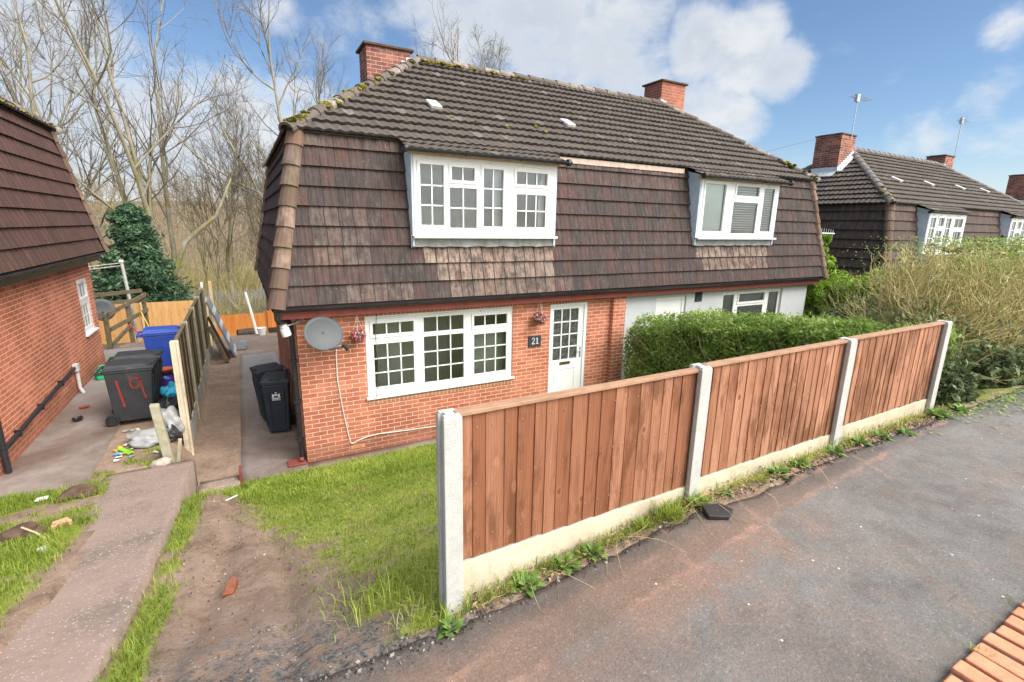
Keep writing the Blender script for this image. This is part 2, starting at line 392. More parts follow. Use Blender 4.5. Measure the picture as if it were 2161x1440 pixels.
# fence boards: per-board tint, grain, knots, damp streaks
def wood_mat(name, c1, c2, damp, kn=(.16, .06, .025), wet=1.0, ax='z'):
    m, t = newmat(name); v = OC(t); r, g, b_, _ = TINT(t)
    off = t.n('ShaderNodeCombineXYZ', ins={0: t.m('MULTIPLY', r, 37.0), 1: 0.0, 2: t.m('MULTIPLY', r, 53.0)}).outputs[0]
    vv = t.vm('ADD', v, off)
    gsc = (16, 16, 1.1) if ax == 'z' else (1.1, 16, 16)
    g1 = t.noise(t.scale(vv, gsc), 1.6, 6, .65, .6)
    ring = t.n('ShaderNodeTexWave', wave_type='BANDS', bands_direction='X', ins={'Vector': t.scale(vv, (1, 1, .10) if ax == 'z' else (.1, 1, 1)), 'Scale': 16.0, 'Distortion': 7.0, 'Detail': 3.0, 'Detail Scale': 1.3}).outputs['Fac']
    big = t.noise(v, 1.5, 5, .6)
    c = t.mix(r, c1, c2)
    c = t.mix(t.m('MULTIPLY', t.ss(g1, .42, .68), .42), c, tuple(q * .55 for q in c1))
    c = t.mix(t.m('MULTIPLY', t.ss(ring, .6, .95), .24), c, tuple(q * .5 for q in c1))
    wt = t.noise(t.scale(vv, (7, 7, 1.5) if ax == 'z' else (1.5, 7, 7)), 1.3, 6, .65, .6)
    c = t.mix(t.m('MULTIPLY', t.m('MULTIPLY', t.ss(t.m('ADD', t.m('MULTIPLY', wt, .7), t.m('MULTIPLY', big, .5)), .56, .69), .54 * wet), 1.0), c, damp)
    kv = t.n('ShaderNodeTexVoronoi', ins={'Vector': t.scale(vv, (6.5, 6.5, 4.2)), 'Scale': 1.0, 'Randomness': 1.0})
    kd = t.m('ADD', kv.outputs['Distance'], t.m('MULTIPLY', t.noise(vv, 14, 5, .7), .16))
    kd = t.m('SUBTRACT', kd, .06)
    gate = t.m('GREATER_THAN', t.n('ShaderNodeSeparateColor', ins={0: kv.outputs['Color']}).outputs[0], .30)
    c = t.mix(t.m('MULTIPLY', t.m('MULTIPLY', t.ss(kd, .24, .10), t.m('MULTIPLY', gate, t.ss(g1, .3, .6))), .35), c, tuple(min(1, q * 1.2) for q in c2))
    c = t.mix(t.m('MULTIPLY', t.m('MULTIPLY', t.ss(kd, .15, .09), gate), .9), c, kn)
    finish(t, c, .72, t.m('ADD', g1, t.m('MULTIPLY', ring, .3)), .35, .004, .25)
    MATS[name] = m
wood_mat('fence_wood', (.255, .098, .046), (.52, .262, .155), (.13, .048, .02), wet=1.4)
wood_mat('fence_capping', (.44, .26, .16), (.54, .36, .245), (.35, .2, .12), wet=.3, ax='x')
wood_mat('tan_wood', (.62, .34, .12), (.72, .43, .18), (.40, .20, .07), wet=.4)
wood_mat('orange_wood', (.56, .20, .045), (.62, .24, .06), (.32, .10, .03), wet=.4)
wood_mat('brown_wood', (.060, .034, .020), (.085, .048, .028), (.03, .018, .012), wet=.5)

# ------------------------------------------------------------------ terrain
def vnoise(x, y, s, seed=0):
    r = np.random.default_rng(seed); o = np.zeros_like(x)
    for k in range(5):
        a, b = r.normal(size=2) * s * (1.0 + .6 * k); p = r.uniform(0, 6.28); o += np.sin(a * x + b * y + p) / (1 + .5 * k)
    return o / 2.6
def sst(a, b, x):
    q = np.clip((x - a) / (b - a), 0, 1); return q * q * (3 - 2 * q)
def zpath(x):
    return np.interp(x, [-60, -3, .2, 2, 4, 6, 14, 60], [1.60, 1.72, 1.765, 1.935, 1.975, 1.995, 2.02, 1.9])
def ground_z(x, y, rough=True):
    x = np.asarray(x, float); y = np.asarray(y, float)
    zp = zpath(x)
    own = np.interp(y, [-5.98, -.35], [1.0, 0.0]) * zp + .02 * 0
    nb = .44 + np.interp(y, [-5.98, -.15], [1.0, 0.0]) * (zp - .44)
    k = sst(-1.85, -1.62, x)                       # 0 = next door's side, 1 = our side
    k_back = sst(-1.95, -1.62, x)
    k = np.where(y > .1, k_back, k)
    slab_z = np.interp(y, [-6.1, -.1], [1.735, .475]) - .10
    q_ = (1 - sst(-1.35, -.55, x)) * sst(-.9, -2.0, y) * (y > -6) * (x > -1.7)
    own = np.maximum(own, own * (1 - q_) + slab_z * q_)
    z = nb * (1 - k) + own * k
    z = z - .07 * ((x > np.interp(y, [-6.1, -4.4, -3.4, -1.9, -.1], [-2.02, -2.06, -2.02, -2.22, -2.48])) & (x < -1.53) & (y < .0) & (y > -5.9)) + .03 * (x < -2.0) * (y < -.8)
    rb = -.46 * sst(13.2, 16.4, x)                  # next pair stands lower
    z = np.where(y > -6, z + rb * np.interp(y, [-5.9, -.4], [0, 1]), z)
    z = z - 0.55 * sst(10.8, 13.6, y) - .45 * sst(-3.0, -1.6, -x) * 0 - .9 * sst(13.5, 20, y) - 1.1 * sst(20, 32, y)
    z = np.where(x < -1.7, z - .9 * sst(9.0, 11.5, y), z)
    z = z + 12.5 * sst(48, 150, y) * (0.8 + .2 * np.sin(x * .02 + 1))
    if rough:
        a = np.where((y > -5.95) & (y < -.5) & (x > -4), 1.0, .35) * np.where(y < -5.95, 0.0, 1.0)
        z = z + a * (.012 * vnoise(x, y, 3.2, 1) + .007 * vnoise(x, y, 9, 2))
        m_ = (x > -1.5) & (x < .3) & (y > -5.9) & (y < -.6)
        for tx, w_ in ((-1.02, .09), (-.72, .08)):
            c_ = tx + .10 * np.sin(y * 1.1) + .09 * (y + 3)* (1 if tx < -.9 else -.4)
            z = np.where(m_, z - .038 * np.exp(-((x - c_) / w_) ** 2) + .020 * np.exp(-((np.abs(x - c_) - .13) / .05) ** 2), z)
    return z
def gz(x, y): return float(ground_z(np.array([x]), np.array([y]))[0])
def lawn_edge(y): return np.interp(y, [-6, -5.3, -4, -2.5, -.9, -.4], [-.22, -.42, -.62, -.90, -1.25, -1.3])
def grassiness(x, y):
    """0..1 how much turf grows here"""
    nz = vnoise(x, y, 2.2, 11); n2 = vnoise(x, y, 6, 12)
    g = np.zeros_like(x)
    lawn = sst(-.34, .62, x - lawn_edge(y) + .20 * nz + .10 * n2) * ((y < -.28) & (y > -6.0) & (x < 13.2))
    bare = .28 * sst(-2.2, -4.2, y) * sst(.0, .5, vnoise(x, y, 3.4, 13) + .4 * n2) + np.exp(-(((x - .55) / .6) ** 2 + ((y + 4.45) / .55) ** 2)) * .2 + np.exp(-(((x + .1) / .35) ** 2 + ((y + 4.9) / .4) ** 2)) * .3
    g = np.maximum(g, np.clip(lawn - bare, 0, 1))
    strip = np.exp(-((x + 1.39 + .03 * nz) / .10) ** 2) * ((y < -1.2) & (y > -5.7)) * sst(-.55, .25, nz + .35 + .3 * n2)
    strip = np.maximum(strip, .5 * np.exp(-((x + 1.40) / .10) ** 2) * ((y < -.45) & (y > -1.0)))
    g = np.maximum(g, strip)
    nb = sst(-2.10, -2.32, x + .06 * nz) * ((y < -.3) & (y > -6)) * sst(-.5, .15, nz + .15 + .5 * n2)
    g = np.maximum(g, nb)
    st = ((x > -2.74) & (x < -1.9) & (y > -.75) & (y < 1.7)) * sst(-.3, .35, nz + .15 + .6 * n2) * sst(1.7, .5, y)
    g = np.maximum(g, st)
    far = ((y > 13.6) | (x < -20) | (x > 13)) * sst(-.6, .4, nz) * .8
    return np.maximum(g, far)
xs = np.concatenate([-np.geomspace(420, 8, 26), np.arange(-7.5, -3.2, .35), np.arange(-3.1, 3.0, .075), np.arange(3.0, 9, .2), np.arange(9, 40, 1.2), np.geomspace(41, 420, 16)])
ys = np.concatenate([-np.geomspace(300, 12, 14), np.arange(-11, -7.8, .5), np.arange(-7.6, -6.05, .1), np.arange(-6.0, .3, .075), np.arange(.3, 14, .25), np.arange(14, 60, 2.0), np.geomspace(61, 600, 24)])
X, Y = np.meshgrid(xs, ys); Z = ground_z(X, Y); nx, ny = len(xs), len(ys)
Z = Z - np.where((Y < -6.0), .03, 0.0)
idx = np.arange(nx * ny).reshape(ny, nx)
F = np.stack([idx[:-1, :-1], idx[:-1, 1:], idx[1:, 1:], idx[1:, :-1]], -1).reshape(-1, 4)
m, t = newmat('ground'); MATS['ground'] = m
v = OC(t); r, g, b_, _ = TINT(t)
n1 = t.noise(v, 1.6, 7, .65); n2 = t.noise(v, 11, 6, .7); n3 = t.noise(v, 45, 4, .7)
soil = t.ramp(t.m('ADD', t.m('MULTIPLY', n1, .55), t.m('MULTIPLY', n2, .45)), [(.3, (0.133, 0.086, 0.058)), (.46, (0.257, 0.176, 0.125)), (.6, (0.343, 0.246, 0.183)), (.74, (0.343, 0.218, 0.144))])
soil = t.mix(t.m('MULTIPLY', t.ss(n3, .55, .75), .6), soil, (.09, .06, .045))
grit = t.mix(t.ss(n3, .4, .62), (.075, .07, .068), (.20, .18, .165))
soil = t.mix(t.m('MULTIPLY', g, t.ss(n2, .38, .56)), soil, grit)
pv = t.n('ShaderNodeTexVoronoi', ins={'Vector': v, 'Scale': 34.0}); pr_ = t.n('ShaderNodeSeparateColor', ins={0: pv.outputs['Color']})
peb = t.m('MULTIPLY', t.ss(pv.outputs['Distance'], .26, .16), t.m('GREATER_THAN', pr_.outputs[0], .86))
soil = t.mix(t.m('MULTIPLY', peb, .85), soil, t.mix(pr_.outputs[1], (.34, .27, .22), (.62, .58, .54)))
turf = t.mix(n2, (.17, .20, .035), (.38, .40, .09))
turf = t.mix(t.ss(n1, .5, .68), turf, (.28, .22, .11))
c = t.mix(t.ss(t.m('ADD', r, t.m('MULTIPLY', t.m('SUBTRACT', n2, .5), .8)), .3, .62), soil, turf)
c = t.mix(b_, c, t.mix(n1, (.16, .115, .06), (.24, .19, .10)))
finish(t, c, t.ramp(n1, [(.35, (.5,) * 3), (.6, (.85,) * 3)]), t.m('ADD', n2, t.m('MULTIPLY', n3, .5)), .8, .02, .3)
gr = grassiness(X, Y)
grit_a = np.clip(sst(-4.6, -5.9, Y) * (X > -1.5) * (X < .4) + .8 * sst(8.7, 9.5, Y) * (X > -1.6) * (X < .4) * (Y < 12), 0, 1) + .9 * np.exp(-((X - 1.6) / .5) ** 2 - ((Y + 4.4) / .35) ** 2)
me = bpy.data.meshes.new('ground')
me.vertices.add(nx * ny); me.vertices.foreach_set('co', np.stack([X, Y, Z], -1).astype('f').ravel())
me.loops.add(F.size); me.loops.foreach_set('vertex_index', F.astype('i').ravel())
me.polygons.add(len(F)); me.polygons.foreach_set('loop_start', np.arange(0, F.size, 4, dtype='i')); me.polygons.foreach_set('loop_total', np.full(len(F), 4, 'i'))
me.polygons.foreach_set('use_smooth', np.ones(len(F), bool))
at = me.attributes.new('tint', 'FLOAT_COLOR', 'POINT')
wood_a = sst(11, 16, Y)
at.data.foreach_set('color', np.stack([gr, np.clip(grit_a, 0, 1), wood_a, np.ones_like(gr)], -1).astype('f').ravel())
me.materials.append(MATS['ground']); me.update(calc_edges=True)
o = bpy.data.objects.new('ground', me); COL.objects.link(o); tag(o, kind='structure')

# ------------------------------------------------------------------ paved surfaces
def sheet(name, xs, ys, zf, mat, skirt=.12, mask=None):
    X, Y = np.meshgrid(np.asarray(xs, float), np.asarray(ys, float)); return sheet_xy(name, X, Y, zf, mat, skirt)
def sheet_xy(name, X, Y, zf, mat, skirt=.12):
    """sheet given by grids X, Y (rows run along the sheet), with a thick edge all round"""
    Z = zf(X, Y); ny, nx = X.shape
    V = np.stack([X, Y, Z], -1).reshape(-1, 3); idx = np.arange(nx * ny).reshape(ny, nx)
    F = np.stack([idx[:-1, :-1], idx[:-1, 1:], idx[1:, 1:], idx[1:, :-1]], -1).reshape(-1, 4)
    ring = np.concatenate([idx[0, :], idx[1:, -1], idx[-1, -2::-1], idx[-2:0:-1, 0]])
    V2 = V[ring].copy(); V2[:, 2] -= skirt; k = len(ring); b = len(V)
    a = np.arange(k); n = (a + 1) % k
    F2 = np.stack([ring[a], b + a, b + n, ring[n]], -1)
    o = fast(name, np.concatenate([V, V2]), np.concatenate([F, F2]), mat); tag(o, kind='structure'); return o

# asphalt footpath
m, t = newmat('asphalt'); MATS['asphalt'] = m
v = OC(t); sp = t.n('ShaderNodeSeparateXYZ', ins={0: v}); x_, y_ = sp.outputs[0], sp.outputs[1]
n1 = t.noise(v, .9, 7, .62, .4); n2 = t.noise(v, 6, 6, .7); n3 = t.noise(v, 70, 4, .75); n4 = t.noise(v, 2.4, 6, .65, .8)
c = t.ramp(t.m('ADD', t.m('MULTIPLY', n1, .6), t.m('MULTIPLY', n2, .4)), [(.32, (0.108, 0.103, 0.098)), (.5, (0.182, 0.174, 0.164)), (.68, (0.24, 0.23, 0.216))])
# reddish-brown grime, heavier towards the left end and along the fence
left = t.ss(x_, 4.2, .6); inner = t.ss(y_, -6.9, -6.35)
grime = t.m('MULTIPLY', t.ss(t.m('ADD', n4, t.m('MULTIPLY', left, .16)), .50, .66), t.m('ADD', .22, t.m('MULTIPLY', t.m('MULTIPLY', inner, left), .55)))
c = t.mix(grime, c, (.27, .155, .105))
c = t.mix(t.m('MULTIPLY', inner, t.m('MULTIPLY', left, .38)), c, (.215, .14, .105))
seam_e = t.m('SUBTRACT', y_, t.m('MULTIPLY_ADD', x_, .075, -6.52))
inb = t.m('MULTIPLY', t.ss(t.m('ADD', seam_e, t.m('MULTIPLY', t.m('SUBTRACT', t.noise(v, 5, 7, .75), .5), .14)), -.02, .03), t.ss(t.m('ADD', x_, t.m('MULTIPLY', t.m('SUBTRACT', n4, .5), 2.5)), 5.5, 2.2))
c = t.mix(t.m('MULTIPLY', inb, .78), c, t.mix(n2, (.150, .100, .075), (.235, .160, .120)))
c = t.mix(t.m('MULTIPLY', t.ss(t.noise(v, 1.1, 6, .6, .6), .54, .66), .26), c, (.085, .082, .080))
ck = t.n('ShaderNodeTexVoronoi', feature='DISTANCE_TO_EDGE', ins={'Vector': t.vm('ADD', v, t.vm('MULTIPLY', t.n('ShaderNodeTexNoise', ins={'Vector': v, 'Scale': 3.0, 'Detail': 5.0}).outputs['Color'], (.5, .5, 0))), 'Scale': .75}).outputs['Distance']
c = t.mix(t.m('MULTIPLY', t.m('MULTIPLY', t.ss(ck, .008, .002), t.ss(n4, .5, .64)), .35), c, (.06, .055, .05))
# dark fresh strip along the fence
edge = t.ss(t.m('ADD', y_, t.m('MULTIPLY', t.m('SUBTRACT', n4, .5), .35)), -6.30, -6.08)
c = t.mix(t.m('MULTIPLY', edge, .75), c, t.mix(n2, (.045, .043, .042), (.12, .112, .105)))
wob = t.m('MULTIPLY', t.m('SUBTRACT', t.noise(v, 5, 7, .75), .5), .16)
def seam(expr, w, col, k, gatelo=.42, gatehi=.55):
    global c
    d = t.m('ABSOLUTE', t.m('ADD', expr, wob))
    f = t.m('MULTIPLY', t.ss(d, w, w * .25), t.m('MULTIPLY', t.ss(n4, gatelo, gatehi), k)); c = t.mix(f, c, col)
seam(t.m('SUBTRACT', y_, t.m('MULTIPLY_ADD', x_, .075, -6.52)), .035, (.40, .24, .185), .5, .46, .62)
seam(t.m('SUBTRACT', y_, t.m('MULTIPLY_ADD', x_, .06, -6.30)), .03, (.38, .22, .165), .4, .46, .62)
for k_, cx in enumerate((1.62, 2.35, 3.85)):
    d = t.m('MULTIPLY_ADD', y_, .35, cx + 2.2)
    gate = t.m('MULTIPLY', t.ss(y_, -6.62, -6.50), 1.0)
    dd = t.m('ABSOLUTE', t.m('ADD', t.m('SUBTRACT', x_, d), wob))
    c = t.mix(t.m('MULTIPLY', t.m('MULTIPLY', t.ss(dd, .04, .01), gate), t.m('MULTIPLY', t.ss(n2, .4, .65), .45)), c, (.38, .22, .165))
n5 = t.noise(v, 190, 3, .8)
agg = t.n('ShaderNodeTexVoronoi', ins={'Vector': v, 'Scale': 110.0}); ag = t.n('ShaderNodeSeparateColor', ins={0: agg.outputs['Color']})
c = t.mix(1.0, c, t.ramp(ag.outputs[0], [(0, (.80, .80, .80)), (.5, (.98, .98, .98)), (.95, (1.08, 1.07, 1.06)), (1, (1.5, 1.47, 1.42))]), 'MULTIPLY')
c = t.mix(t.m('MULTIPLY', t.ss(n5, .52, .72), .34), c, (.085, .08, .075))
c = t.mix(t.m('MULTIPLY', t.ss(n5, .46, .28), .28), c, (.44, .42, .39))
c = t.mix(t.m('MULTIPLY', t.ss(n3, .58, .76), .45), c, (.06, .058, .055))
c = t.mix(t.m('MULTIPLY', t.ss(n3, .44, .28), .3), c, (.38, .36, .34))
moss = t.m('MULTIPLY', t.ss(y_, -7.15, -7.5), t.ss(n2, .5, .66)); c = t.mix(t.m('MULTIPLY', moss, .7), c, (.075, .075, .03))
pv = t.n('ShaderNodeTexVoronoi', ins={'Vector': v, 'Scale': 16.0}); pr_ = t.n('ShaderNodeSeparateColor', ins={0: pv.outputs['Color']})
peb = t.m('MULTIPLY', t.ss(pv.outputs['Distance'], .13, .08), t.m('GREATER_THAN', pr_.outputs[0], .93)); c = t.mix(peb, c, (.62, .6, .57))
finish(t, c, t.ramp(n1, [(.35, (.58,) * 3), (.62, (.85,) * 3)]), t.m('ADD', n3, t.m('MULTIPLY', n2, .7)), .55, .008, .25)
px = np.concatenate([np.arange(-9, 9.5, .05), np.arange(9.6, 40, .4)])
k = np.linspace(0, 1, 30)
e0 = -6.04 + .022 * vnoise(px, px * 0, 3.0, 21) + .018 * vnoise(px, px * 0, 11, 22) + .014 * vnoise(px, px * 0, 34, 23) - .06 * np.exp(-((px - 2.6) / .5) ** 2) + np.where(px < .1, .03, 0)
PX = np.repeat(px[None, :], 30, 0); PY = e0[None, :] * (1 - k[:, None]) + (-7.50) * k[:, None]
sheet_xy('footpath', PX, PY[:, :], lambda x, y: zpath(x) + .006 + .004 * vnoise(x, y, 1.5, 31) + .004 * vnoise(x, y, 5, 32), MATS['asphalt'], .10)

sheet('road', np.linspace(-40, 60, 60), np.linspace(-15, -8.1, 8), lambda x, y: zpath(x) - .075 + 0 * y, MATS['asphalt'], .1)
# pink aggregate concrete of next door's drive, standing proud of our mud
m, t = newmat('aggregate'); MATS['aggregate'] = m
v = OC(t); n1 = t.noise(v, 1.2, 6, .6); n2 = t.noise(v, 9, 6, .7); n3 = t.noise(v, 60, 4, .7)
c = t.ramp(t.m('ADD', t.m('MULTIPLY', n1, .6), t.m('MULTIPLY', n2, .4)), [(.34, (0.192, 0.152, 0.122)), (.5, (0.311, 0.229, 0.185)), (.66, (0.370, 0.277, 0.233))])
pv = t.n('ShaderNodeTexVoronoi', ins={'Vector': v, 'Scale': 58.0}); pr_ = t.n('ShaderNodeSeparateColor', ins={0: pv.outputs['Color']})
peb = t.m('MULTIPLY', t.ss(t.m('ADD', pv.outputs['Distance'], t.m('MULTIPLY', t.m('SUBTRACT', n1, .5), .5)), .42, .20), t.m('GREATER_THAN', pr_.outputs[0], .70))
c = t.mix(t.m('MULTIPLY', peb, .55), c, t.mix(pr_.outputs[1], (.50, .38, .32), (.88, .84, .80)))
c = t.mix(t.m('MULTIPLY', t.ss(n2, .55, .72), .5), c, (.16, .125, .095))
finish(t, c, .75, t.m('ADD', t.m('MULTIPLY', peb, .4), n3), .5, .008, .3)
py = np.arange(-6.1, -.10, .12); kk = np.linspace(0, 1, 12)
SY = np.repeat(py[:, None], 12, 1)
lft = np.interp(py, [-6.1, -4.4, -3.4, -1.9, -.1], [-2.16, -2.2, -2.16, -2.36, -2.62]) + .05 * vnoise(py, py * 0, 2.5, 41)
rgt = np.interp(py, [-6.1, -5.2, -4.2, -2.4, -.1], [-1.50, -1.52, -1.50, -1.50, -1.53]) + .025 * vnoise(py, py * 0, 5, 42)
SX = lft[:, None] * (1 - kk) + rgt[:, None] * kk
SX[-1, :] -= 0; SY[-1, :] = -.10 - .06 * (1 - kk)
sheet_xy('concrete_drive', SX, SY, lambda x, y: np.interp(y, [-6.1, -.1], [1.735, .475]) + .006 * vnoise(x, y, 4, 43), MATS['aggregate'], .42)
# kerb-like lip in front of our side passage
sheet('concrete_step', np.linspace(-1.50, -.98, 5), np.linspace(-.50, -.20, 4), lambda x, y: .13 + .012 * vnoise(x, y, 6, 51), MATS['aggregate'], .2)

m, t = newmat('concrete_wet'); MATS['concrete_wet'] = m
v = OC(t); n1 = t.noise(v, .8, 7, .6, .5); n2 = t.noise(v, 7, 6, .7); n3 = t.noise(v, 60, 4, .7)
sp = t.n('ShaderNodeSeparateXYZ', ins={0: v})
c = t.ramp(t.m('ADD', t.m('MULTIPLY', n1, .7), t.m('MULTIPLY', n2, .3)), [(.34, (0.128, 0.092, 0.072)), (.5, (0.208, 0.160, 0.132)), (.66, (0.288, 0.248, 0.224))])
grn = t.ss(sp.outputs[1], 2.5, 5.0); c = t.mix(t.m('MULTIPLY', grn, .45), c, (.36, .35, .34))
c = t.mix(t.m('MULTIPLY', t.ss(n3, .58, .74), .5), c, (.10, .075, .055))
finish(t, c, t.ramp(n1, [(.38, (.35,) * 3), (.6, (.72,) * 3)]), t.m('ADD', n3, n2), .35, .006, .4)
sheet('side_path', np.linspace(-.97, -.005, 9), np.linspace(-.42, 8.2, 40), lambda x, y: .012 + .004 * vnoise(x, y, 3, 61), MATS['concrete_wet'], .1)
sheet('wall_strip', np.linspace(.002, 6.4, 30), np.linspace(-.30, -.004, 3), lambda x, y: .016 + .004 * vnoise(x, y, 3, 62) - .0 * x, MATS['concrete_wet'], .1)
yy = np.concatenate([np.linspace(-.70, 8.3, 46)]); kk = np.linspace(0, 1, 10)
NX = np.repeat((-9 * (1 - kk) + (-2.75) * kk)[None, :], len(yy), 0); NY = np.repeat(yy[:, None], 10, 1)
NY[0, :] = np.interp(NX[0], [-9, -3.61, -2.75], [-.1, -.2, -.66])
sheet_xy('neighbour_yard', NX, NY, lambda x, y: .482 + .004 * vnoise(x, y, 3, 63), MATS['concrete_wet'], .2)
# ------------------------------------------------------------------ houses
HL, HD = 13.3, 6.2
def side_M(k):
    o, d, n = [((0, 0), (1, 0), (0, 1)), ((HL, 0), (0, 1), (-1, 0)), ((HL, HD), (-1, 0), (0, -1)), ((0, HD), (0, -1), (1, 0))][k]
    return Matrix(((d[0], n[0], 0, o[0]), (d[1], n[1], 0, o[1]), (0, 0, 1, 0), (0, 0, 0, 1)))
SIDE_L = [HL, HD, HL, HD]
def holes_wall(mb, x0, x1, z0, z1, holes, y=0.0, reveal=.12):
    xs = sorted({x0, x1, *[h[0] for h in holes], *[h[1] for h in holes]}); zs = sorted({z0, z1, *[h[2] for h in holes], *[h[3] for h in holes]})
    for a, b in zip(xs[:-1], xs[1:]):
        for c, d in zip(zs[:-1], zs[1:]):
            if a < x0 or b > x1 or any(h[0] <= a and b <= h[1] and h[2] <= c and d <= h[3] for h in holes): continue
            mb.quad((a, y, c), (b, y, c), (b, y, d), (a, y, d))
    r = y + reveal
    for a, b, c, d in [h[:4] for h in holes]:
        mb.quad((a, y, c), (a, y, d), (a, r, d), (a, r, c)); mb.quad((b, y, d), (b, y, c), (b, r, c), (b, r, d))
        mb.quad((a, y, d), (b, y, d), (b, r, d), (a, r, d)); mb.quad((a, r, c), (b, r, c), (b, y, c), (a, y, c))

def tiles(M, Lx, bot, top, n, tw, prof, cpt, lift, thick, tintf, hole=None, xlim=None, s_shift=.5, groove=False):
    """courses of overlapping tiles on a sloping face; bot/top = (inset, yin, z)"""
    S_ = math.hypot(top[1] - bot[1], top[2] - bot[2]); sy, sz = (top[1] - bot[1]) / S_, (top[2] - bot[2]) / S_; ny_, nz_ = -sz, sy
    g = S_ / n; VV = []; FF = []; TT = []; base = 0
    def lim(s):
        q = bot[0] + (top[0] - bot[0]) * s / S_
        a, b = q, Lx - q
        if xlim: a, b = max(a, xlim[0]), min(b, xlim[1])
        return a, b
    for k in range(n):
        s0, s1 = k * g, min((k + 1) * g + .015, S_)
        a, b = lim(s0); nt = int(math.ceil((Lx + 2) / tw)); sh = -1 + ((k % 2) * s_shift) * tw + rng.uniform(-.02, .02)
        cols = sh + np.arange(nt * cpt + 1) * tw / cpt; ti = np.arange(nt * cpt) // cpt
        fr = (np.arange(nt * cpt + 1) % cpt) / cpt; h = np.array([prof(q) for q in fr])
        jit = rng.normal(0, .0022, nt + 1)[np.minimum(np.arange(nt * cpt + 1) // cpt, nt)]
        rows = []
        for s, hh, useh in ((s0, lift - thick, .6), (s0, lift, 1), (s1, .004, .75)):
            la, lb = lim(s); x = np.clip(cols, la, lb); H = hh + h * useh + jit
            P = np.stack([x, bot[1] + sy * s + ny_ * H, bot[2] + sz * s + nz_ * H], -1)
            rows.append(P)
        keep = (np.clip(cols[1:], a, b) - np.clip(cols[:-1], a, b) > 1e-5) | (np.diff(rows[2][:, 0]) > 1e-5)
        if hole is not None:
            xc = (cols[1:] + cols[:-1]) / 2; zc = bot[2] + sz * (s0 + s1) / 2
            keep &= ~np.array([hole(q, zc) for q in xc])
        if not keep.any(): continue
        nc = len(cols); tints = [tintf((q + .5) * tw + sh, k) for q in range(nt)]; T = np.array([tints[q] for q in ti]); ci = np.arange(nt * cpt) % cpt
        if groove: T[:, 0] += .20 * np.cos(2 * np.pi * 3 * (ci + .5) / cpt) + rng.normal(0, .10, nt * cpt); T[ci == 0] = (-.5, 0, 0); T[(ci == cpt // 3) | (ci == 2 * cpt // 3), 0] -= .22  # rib shading and groove dirt put into the tint: valleys darker, crests lighter
        T = T[keep]
        VV.append(np.concatenate([rows[0], rows[1], rows[1], rows[2]]))
        i = np.arange(nc - 1)[keep]
        FF.append(np.stack([i, i + 1, nc + i + 1, nc + i], -1) + base); TT.append(np.where(np.array([True, False, False]), -.55, T * np.array([1, .25, 1])))  # lip faces darkened in the tint, standing in for shadow under each course
        FF.append(np.stack([2 * nc + i, 2 * nc + i + 1, 3 * nc + i + 1, 3 * nc + i], -1) + base); TT.append(T)
        base += 4 * nc
    V = np.concatenate(VV); Mn = np.array(M); V = V @ Mn[:3, :3].T + Mn[:3, 3]
    return V, np.concatenate(FF), np.concatenate(TT)
def merge(parts):
    V = []; F = []; T = []; b = 0
    for v, f, tt in parts: V.append(v); F.append(f + b); T.append(tt); b += len(v)
    return np.concatenate(V), np.concatenate(F), np.concatenate(T)
prof_hung = lambda f: (-.016 if f < .07 else 0) + .008 * math.cos(2 * math.pi * 3 * f)
prof_far = lambda f: .006 * math.cos(2 * math.pi * 2 * f)
prof_roof = lambda f: .010 * math.cos(2 * math.pi * f)

def hip_run(mb, P0, P1, out, r=.12, seg=.31, flare=.018, tints=None):
    P0, P1, out = Vector(P0), Vector(P1), Vector(out).normalized(); d = (P1 - P0); L = d.length; d.normalize()
    side = d.cross(out).normalized(); out = side.cross(d).normalized(); n = max(1, round(L / seg)); N = 9
    for i in range(n):
        a = P0 + d * (L * i / n - .03); b = P0 + d * (L * (i + 1) / n); tn = (random.uniform(0.1, 1), random.choice([0, 0, .4, .8]), random.uniform(0, .4))
        j = random.uniform(-.008, .008); vs = []
        for c, rr, lf in ((a, r + flare, .012 + j), (a, r + flare - .02, j - .01), (b, r - .004, 0)):
            for q in range(N):
                an = R(-18) + (math.pi + R(36)) * q / (N - 1)
                vs.append(tuple(c + side * math.cos(an) * rr + out * (math.sin(an) * rr * .8 - r * .35 + lf)))
        fs = [(q, q + 1, 2 * N + q + 1, 2 * N + q) for q in range(N - 1)] + [(q + 1, q, N + q, N + q + 1) for q in range(N - 1)]
        mb.add(vs, fs, tn)

def half_gutter(mb, a, b, r=.058):
    a, b = Vector(a), Vector(b); d = (b - a).normalized(); side = d.cross(Vector((0, 0, 1))).normalized(); N = 10; pts = []
    for rr, rev in ((r, 0), (r - .007, 1)):
        an = [math.pi + math.pi * q / N for q in range(N + 1)]
        if rev: an = an[::-1]
        pts += [tuple(a + side * math.cos(q) * rr + Vector((0, 0, 1)) * math.sin(q) * rr) for q in an]
    mb.prism(pts, b - a)
    n = max(2, round((b - a).length / 1.0))
    for i in range(n + 1):                       # union clips
        c = a + (b - a) * (i / n); q2 = [tuple(Vector(q) + (c - a) - d * .018 + (Vector(q) - a) * .13 ) for q in pts]
        mb.prism(q2, d * .036)

